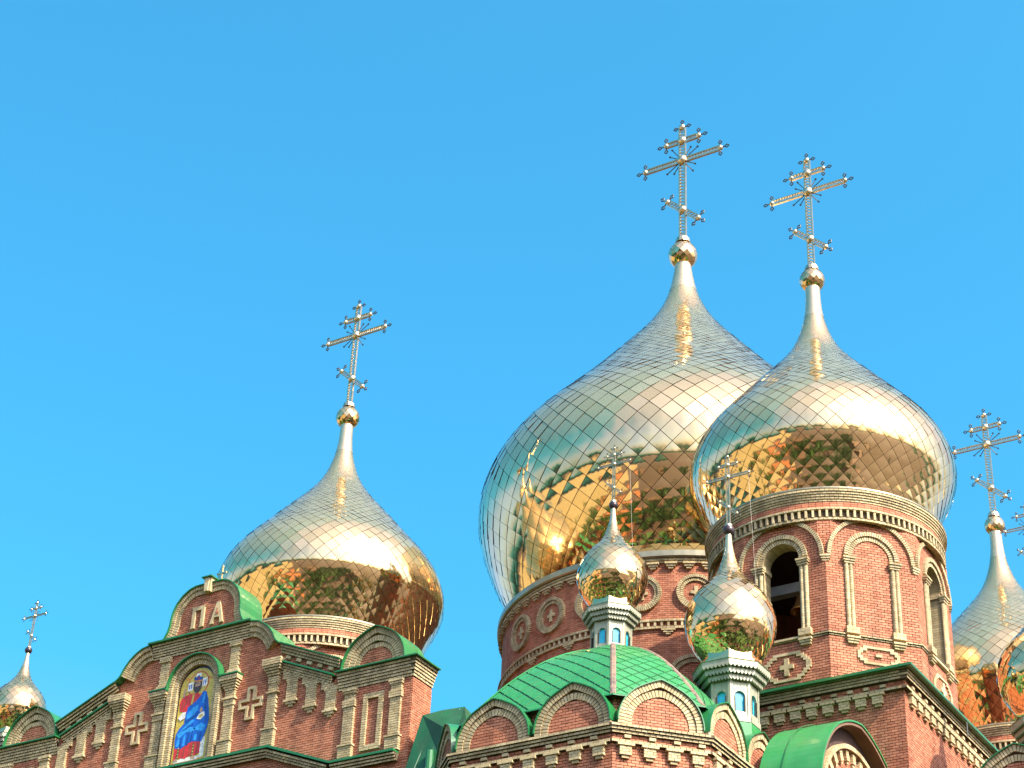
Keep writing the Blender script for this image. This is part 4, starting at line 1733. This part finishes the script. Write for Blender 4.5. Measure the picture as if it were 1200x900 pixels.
fl_([(-.78, 32.3), (.92, 32.3), (.92, 32.40), (-.1, 32.46), (-.78, 32.42)], 'orange', .034, 'footboard')
fl_([(.64, 32.42), (.86, 32.50), (.84, 33.34), (.62, 33.3)], 'white', .036, 'throne')
fl_([(-.74, 32.45), (-.27, 32.56), (.5, 32.54), (.7, 32.56), (.52, 32.40), (-.66, 32.40)], 'white', .038, 'cloud')
fl_(blob(.10, 35.80, .56, .56, 30), 'red', .036, 'halo_rim')
fl_(blob(.10, 35.80, .52, .52, 30), 'ground', .039, 'halo')
for u0, v0 in ((-.30, 35.73), (.44, 35.82)):
    fl_([(u0-.13, v0-.2), (u0+.13, v0-.18), (u0+.13, v0+.2), (u0-.13, v0+.18)], 'white', .042, 'halo_panel')
    for du in (-.05, .05):
        fl_([(u0+du-.022, v0-.1), (u0+du+.022, v0-.1), (u0+du+.022, v0+.1), (u0+du-.022, v0+.1)], 'blue', .045, 'halo_letter')
fl_([(-.08, 36.12), (.22, 36.12), (.2, 36.28), (-.04, 36.28)], 'white', .042, 'halo_panel')
fl_([(-.73, 33.1), (.02, 33.24), (.62, 33.18), (.64, 32.66), (.3, 32.54), (.1, 32.62), (-.1, 32.5), (-.4, 32.6), (-.72, 32.52)], 'red', .042, 'tunic_hem')
for u0 in (-.52, .26):
    fl_([(u0-.06, 32.55), (u0+.06, 32.55), (u0+.09, 33.14), (u0-.02, 33.14)], 'ink', .045, 'hem_stripe')
    for k in range(4):
        fl_(blob(u0+.02, 32.64+.13*k, .03, .035, 6), 'ground', .047, 'hem_gem')
for u0 in (-.2, .1, .5):
    fl_([(u0-.012, 32.58), (u0+.02, 32.58), (u0+.03, 33.1), (u0+.0, 33.1)], 'ink', .045, 'hem_fold')
fl_([(-.70, 32.46), (-.50, 32.44), (-.46, 32.56), (-.64, 32.58)], 'skin', .046, 'foot')
fl_([(.18, 32.46), (.42, 32.44), (.40, 32.58), (.22, 32.56)], 'skin', .046, 'foot')
fl_([(-.70, 34.70), (-.77, 35.0), (-.74, 35.2), (-.59, 35.36), (-.2, 35.40), (.19, 35.38), (.33, 35.2), (.31, 34.9), (-.22, 34.5), (-.45, 34.62)], 'red', .042, 'tunic')
fl_([(-.16, 34.86), (-.06, 34.9), (-.02, 35.36), (-.12, 35.36)], 'ground', .046, 'clavus')
for u0, v0 in ((-.62, 34.95), (-.45, 35.1)):
    fl_([(u0-.02, v0-.18), (u0+.02, v0-.2), (u0+.06, v0+.15), (u0+.03, v0+.16)], 'ink', .045, 'tunic_fold')
fl_([(-.70, 33.05), (-.76, 33.4), (-.74, 33.67), (-.63, 33.88), (-.38, 34.1), (-.36, 34.48), (-.28, 34.82), (.08, 35.0), (.36, 35.25), (.42, 35.42), (.6, 35.36), (.73, 35.06), (.84, 34.6), (.93, 34.11), (.89, 33.72), (.83, 33.5), (.67, 33.14), (.18, 33.22), (-.02, 33.18), (-.35, 33.0)], 'blue', .046, 'mantle')
for pts in ([(-.30, 34.45), (-.05, 34.72), (.26, 34.84), (.28, 34.60), (.0, 34.36), (-.26, 34.26)],
            [(-.70, 33.66), (-.29, 33.98), (.28, 33.80), (.16, 33.62), (-.2, 33.7), (-.55, 33.45)],
            [(.15, 33.78), (.54, 33.98), (.80, 33.82), (.66, 33.60), (.40, 33.66)],
            [(-.66, 33.12), (-.60, 33.44), (-.52, 33.5), (-.5, 33.1)], [(-.34, 33.1), (-.3, 33.5), (-.2, 33.6), (-.22, 33.12)],
            [(.24, 33.26), (.28, 33.55), (.4, 33.5), (.38, 33.24)], [(.44, 34.9), (.50, 35.3), (.58, 35.3), (.54, 34.85)],
            [(-.3, 34.0), (.05, 34.22), (.18, 34.12), (-.1, 33.96)]):
    fl_(pts, 'light_blue', .049, 'mantle_light')
for pts in ([(.60, 34.73), (.62, 35.19), (.70, 35.0), (.84, 34.3), (.78, 33.9), (.70, 34.2)], [(-.12, 33.1), (-.08, 33.66), (-.02, 33.72), (-.02, 33.12)],
            [(-.46, 33.05), (-.44, 33.46), (-.38, 33.5), (-.38, 33.05)], [(.52, 33.2), (.55, 33.56), (.62, 33.56), (.58, 33.18)],
            [(-.34, 34.2), (.1, 34.34), (.3, 34.5), (.32, 34.42), (.1, 34.24), (-.3, 34.1)], [(.08, 33.24), (.12, 33.7), (.17, 33.7), (.15, 33.24)],
            [(-.6, 33.74), (-.2, 33.9), (.1, 34.02), (.12, 33.97), (-.2, 33.82)]):
    fl_(pts, 'deep_blue', .052, 'mantle_fold')
fl_([(.26, 34.20), (.38, 34.40), (.62, 34.48), (.68, 34.30), (.50, 34.12)], 'white', .056, 'open_book')
fl_([(.34, 34.22), (.42, 34.34), (.58, 34.38), (.60, 34.28), (.48, 34.2)], 'ground', .058, 'book_page')
fl_(blob(.46, 34.56, .07, .12, 12), 'skin', .060, 'hand')
fl_([(-.62, 35.3), (-.54, 35.3), (-.50, 35.5), (-.52, 35.66), (-.57, 35.72), (-.63, 35.55)], 'skin', .050, 'hand')
fl_([(-.74, 34.40), (-.51, 34.62), (-.36, 34.62), (-.38, 34.34), (-.6, 34.26)], 'white', .054, 'sleeve')
fl_(blob(.09, 35.72, .23, .33, 20), 'hair', .050, 'hair')
fl_(blob(.09, 35.76, .135, .2, 18), 'skin', .054, 'face')
fl_([(-.03, 35.68), (.21, 35.68), (.18, 35.46), (.10, 35.38), (.01, 35.46)], 'hair', .058, 'beard')
fl_([(.05, 35.645), (.13, 35.645), (.11, 35.62), (.07, 35.62)], 'red', .060, 'mouth')
for u0 in (.035, .145):
    fl_(blob(u0, 35.80, .024, .014, 8), 'hair', .058, 'eye')
    fl_([(u0-.035, 35.83), (u0+.035, 35.83), (u0+.03, 35.845), (u0-.03, 35.845)], 'hair', .058, 'brow')
fl_([(.08, 35.72), (.105, 35.72), (.095, 35.82), (.085, 35.82)], 'hair', .058, 'nose')
fl_([(-.11, 35.92), (.31, 35.90), (.33, 36.1), (.2, 36.06), (.09, 36.2), (-.04, 36.1), (-.15, 36.16)], 'deep_blue', .058, 'crown')
fl_([(-.11, 35.9), (.31, 35.88), (.31, 35.95), (-.11, 35.97)], 'orange', .061, 'crown_band')
fl_(blob(.09, 36.05, .045, .06, 8), 'red', .061, 'crown_gem')
for u0, v0 in ((.70, 35.98), (-.50, 36.12)):
    for k in range(3):
        fl_([(u0-.09+.07*k, v0-.06), (u0-.05+.07*k, v0-.06), (u0-.04+.07*k, v0+.06), (u0-.08+.07*k, v0+.05)], 'orange', .036, 'inscription')

# small cross on the gable ridge
gx = thing('gable_cross', (FX-.15, FY+.7, 40.5), 'small plain silver cross just behind the gable keystone', 'cross')
mb = MB()
fg = Fr((FX-.15, FY+.7, 40.5), (1, 0, 0), (0, -1, 0))
mb.box(fg, -.045, .045, 0, 1.22, -.04, .04, back=True)
mb.build('shaft', SILVER, gx)
mb = MB()
mb.box(fg, -.26, -.046, .80, .885, -.035, .035, back=True)
mb.box(fg, .046, .26, .80, .885, -.035, .035, back=True)
mb.build('crossbar', SILVER, gx)

# ------------------------------------------------------------------ small cupolas on lanterns


def cupola(ax, zc, r, label, cross_label, turn=0., zfoot=None, N=21, wires=True):
    root = thing('cupola', (ax[0], ax[1], zc-2.6*r), label, 'cupola', 'small lantern cupolas')
    on = Onion(r, zc-.98*r, zc+2.18*r, SM_U, SM_R)
    dome_tiles(root, ax, on, N, GOLDC, np.interp(zc+1.62*r, on.z, on.s), limit=150, bump=.016, jit=.02, arc=1.0)
    nk = MB()
    sel = [(q+.008, z) for q, z in zip(on.r[::5], on.z[::5]) if z > zc+1.55*r]
    nk.lathe(ax, sel, 24)
    nk.build('neck', NECK, root, smooth=True)
    bb = MB()
    th = np.linspace(0.02, PI-.02, 12)
    bb.lathe(ax, [(.135*r*math.sin(t), zc+2.27*r-.135*r*math.cos(t)) for t in th], 18)
    bb.build('finial_ball', PURPLE, root, smooth=True)

    def oct_ring(mb, prof, a_off=0.):
        vs = []
        for (q, z) in prof:
            for i in range(8):
                a = R(22.5+45*i+turn)
                vs.append(np.array([ax[0]+q/math.cos(R(22.5))*math.sin(a), ax[1]-q/math.cos(R(22.5))*math.cos(a), z]))
        mb.add(vs, [(j*8+i, j*8+(i+1) % 8, (j+1)*8+(i+1) % 8, (j+1)*8+i) for j in range(len(prof)-1) for i in range(8)])
    cl = MB()
    oct_ring(cl, [(.5*r, zc-.86*r), (.60*r, zc-.90*r), (.615*r, zc-1.08*r), (.67*r, zc-1.12*r), (.68*r, zc-1.23*r)])
    cl.build('gold_collar', GOLDC, root)
    # scalloped cornice tiers
    for k, (q, z1, z0) in enumerate(((.765, -1.23, -1.34), (.69, -1.385, -1.465), (.615, -1.51, -1.58))):
        tb = MB()
        for i in range(8):
            fr = face_frame(ax[0], ax[1], q*r, 45*i+turn)
            hw = q*r*math.tan(R(22.5))
            n = 7
            pts = [(-hw, zc+z1*r), (-hw, zc+z0*r)]
            for c in range(n):
                c0 = -hw+2*hw*c/n
                for t in (.25, .5, .75):
                    pts.append((c0+2*hw/n*t, zc+z0*r-.055*r*math.sin(PI*t)))
                pts.append((c0+2*hw/n, zc+z0*r))
            pts.append((hw, zc+z1*r))
            tb.prism(fr, pts, -.05*r, 0)
        if k == 0:
            oct_ring(tb, [(q*r, zc+z1*r), (q*r+.02*r, zc+z1*r+.012*r), (.5*r, zc+z1*r+.03*r)])
        else:
            oct_ring(tb, [(q*r-.002, zc+z1*r), (q*r-.09*r, zc+z1*r+.01*r)])
        tb.build('scalloped_cornice', CREAM, root)
    tb = MB()
    oct_ring(tb, [(.50*r, zc-1.66*r), (.56*r, zc-1.60*r), (.58*r, zc-1.5*r), (.63*r, zc-1.46*r), (.64*r, zc-1.38*r), (.71*r, zc-1.35*r), (.72*r, zc-1.24*r)])
    tb.build('cornice_core', SOFFIT, root)
    # lantern walls with arched panes painted the blue of reflected sky
    zb, zt = zc-2.52*r, zc-1.62*r
    q = .52*r
    hw = q*math.tan(R(22.5))
    for i in range(8):
        fr = face_frame(ax[0], ax[1], q, 45*i+turn)
        wb = MB()
        o = .12*r
        v0, vs_ = zb+.22*r, zb+.56*r
        wb.box(fr, -hw, -o, zb, zt, -.06*r, 0, back=True)
        wb.box(fr, o, hw, zb, zt, -.06*r, 0, back=True)
        wb.box(fr, -o, o, zb, v0, -.06*r, 0, back=True)
        A = arc_pts(0, vs_, o, 0, 180, 10)
        for k in range(10):
            wb.prism(fr, [A[k], (A[k][0], zt), (A[k+1][0], zt), A[k+1]], -.06*r, 0)
        wb.box(fr, -hw-.005, -hw+.05*r, zb, zt, 0, .018*r)
        wb.box(fr, hw-.05*r, hw+.005, zb, zt, 0, .018*r)
        wb.box(fr, -hw, hw, zb-.02*r, zb+.1*r, 0, .04*r)
        w = wb.build('lantern_wall', CREAM, root)
        pb = MB()
        pb.box(fr, -o, o, v0, vs_+o, -.1*r, -.065*r, back=True)
        pb.build('pane', BLUE, w)
        mb = MB()
        mb.box(fr, -o, -o+.02*r, v0, vs_, -.03*r, .012*r)
        mb.box(fr, o-.02*r, o, v0, vs_, -.03*r, .012*r)
        mb.build('window_frame', UNDER, w)
    ft = MB()
    oct_ring(ft, [(.53*r, zb+.02), (.56*r, zb-.06*r), (.56*r, zb-1.5*r)])
    ft.build('lantern_base', GREENL, root)
    cr = church_cross(ax, zc+2.38*r, 1.92*r, cross_label, 'small cupola crosses', fine=True)
    if wires:
        wbm = MB()
        H = 1.92*r
        b = (ax[0], ax[1], zc+2.38*r)
        for sg in (1,):
            wbm.rod((b[0]+sg*.27*H, b[1], b[2]+.64*H), (b[0]+sg*.33*H, b[1]+.02, zc+.72*r), .004, 4)
        wbm.build('stay_wire', STEEL, cr)
    return root


cupola((-32.15, 57.4), 35.66, 1.30, 'small gold cupola on white lantern at the peak of green roof', 'small cross over the lantern at the green roof peak')
cupola((-27.85, 58.3), 33.25, 1.62, 'gold cupola on white lantern between green roof and bell tower', 'small cross overlapping the lower edge of the bell tower dome')
cupola((-66.5, 62.0), 38.75, 1.32, 'small gold cupola at the far left end behind the gable', 'small cross against open sky at far left', wires=False)
cupola((-18.85, 64.9), 32.17, 1.62, 'gold cupola cut off by the right picture edge, below other domes', 'cross half outside the right picture edge', wires=False)

# ------------------------------------------------------------------ bay under the right-hand cupola
bay = thing('arched_bay', (-19.3, 63.4, 0), 'small brick arch gable with green coping in the bottom right corner', 'building')
fb_ = Fr((-19.45, 62.6, 0), (1, 0, 0), (0, -1, 0))
kokoshnik(bay, fb_, 0, 26.85, 1.6, .2, .14, 4.5, bands=(.26, .24), infill=-.1)
mb = MB()
mb.box(fb_, -1.7, 4.6, 0, 26.85, -5.0, -.02, back=True)
mb.build('wall', MORTAR, bay)
br = MB()
bricks(br, fb_, -1.7, 4.6, 25.2, 26.85)
br.build('brickwork', RED, bay, 'stuff')

# lower links behind the apse, left
lk = thing('green_link_roof', (-39.0, 60, 0), 'green metal roof tucked between gable wall and apse, shade painted into its colour', 'roof')
fl = Fr((0, 57.6, 0), (1, 0, 0), (0, -1, 0))
mb = MB()
q_ = [(-40.8, 57.2, 29.0), (-38.75, 57.2, 29.0), (-38.55, 57.3, 30.6), (-38.25, 57.5, 31.1), (-39.1, 58.6, 32.3), (-40.1, 58.6, 32.35), (-40.8, 58.3, 32.15)]
mb.add([np.array(p) for p in q_]+[np.array((x, 62.0, z-.6)) for x, y, z in q_], [tuple(range(7))]+[(i, 7+i, 7+(i+1) % 7, (i+1) % 7) for i in range(7)])
for k in range(3):
    mb.rod((-40.35+.55*k, 57.18, 29.2), (-40.25+.5*k, 58.5, 32.2), .025, 4)
mb.build('metal_sheet', GSHADED, lk)
mb = MB()
mb.box(fl, -40.7, -37.6, 0, 29.0, -4, .02, back=True)
mb.build('wall', RED, lk)
mb = MB()
mb.rod((-39.75, 57.45, 30.2), (-39.75, 57.45, 22), .16, 10)
mb.build('downpipe', GREEN, lk)

# low body of the church behind the visible walls
body = thing('church_body', (-40, 75, 0), 'plain lower walls of the church behind the apse', 'building')
mb = MB()
mb.box(Fr((-40, 63, 0), (1, 0, 0), (0, -1, 0)), -22, 12, 0, 24, -30, 0, back=True)
mb.build('wall', RED, body)
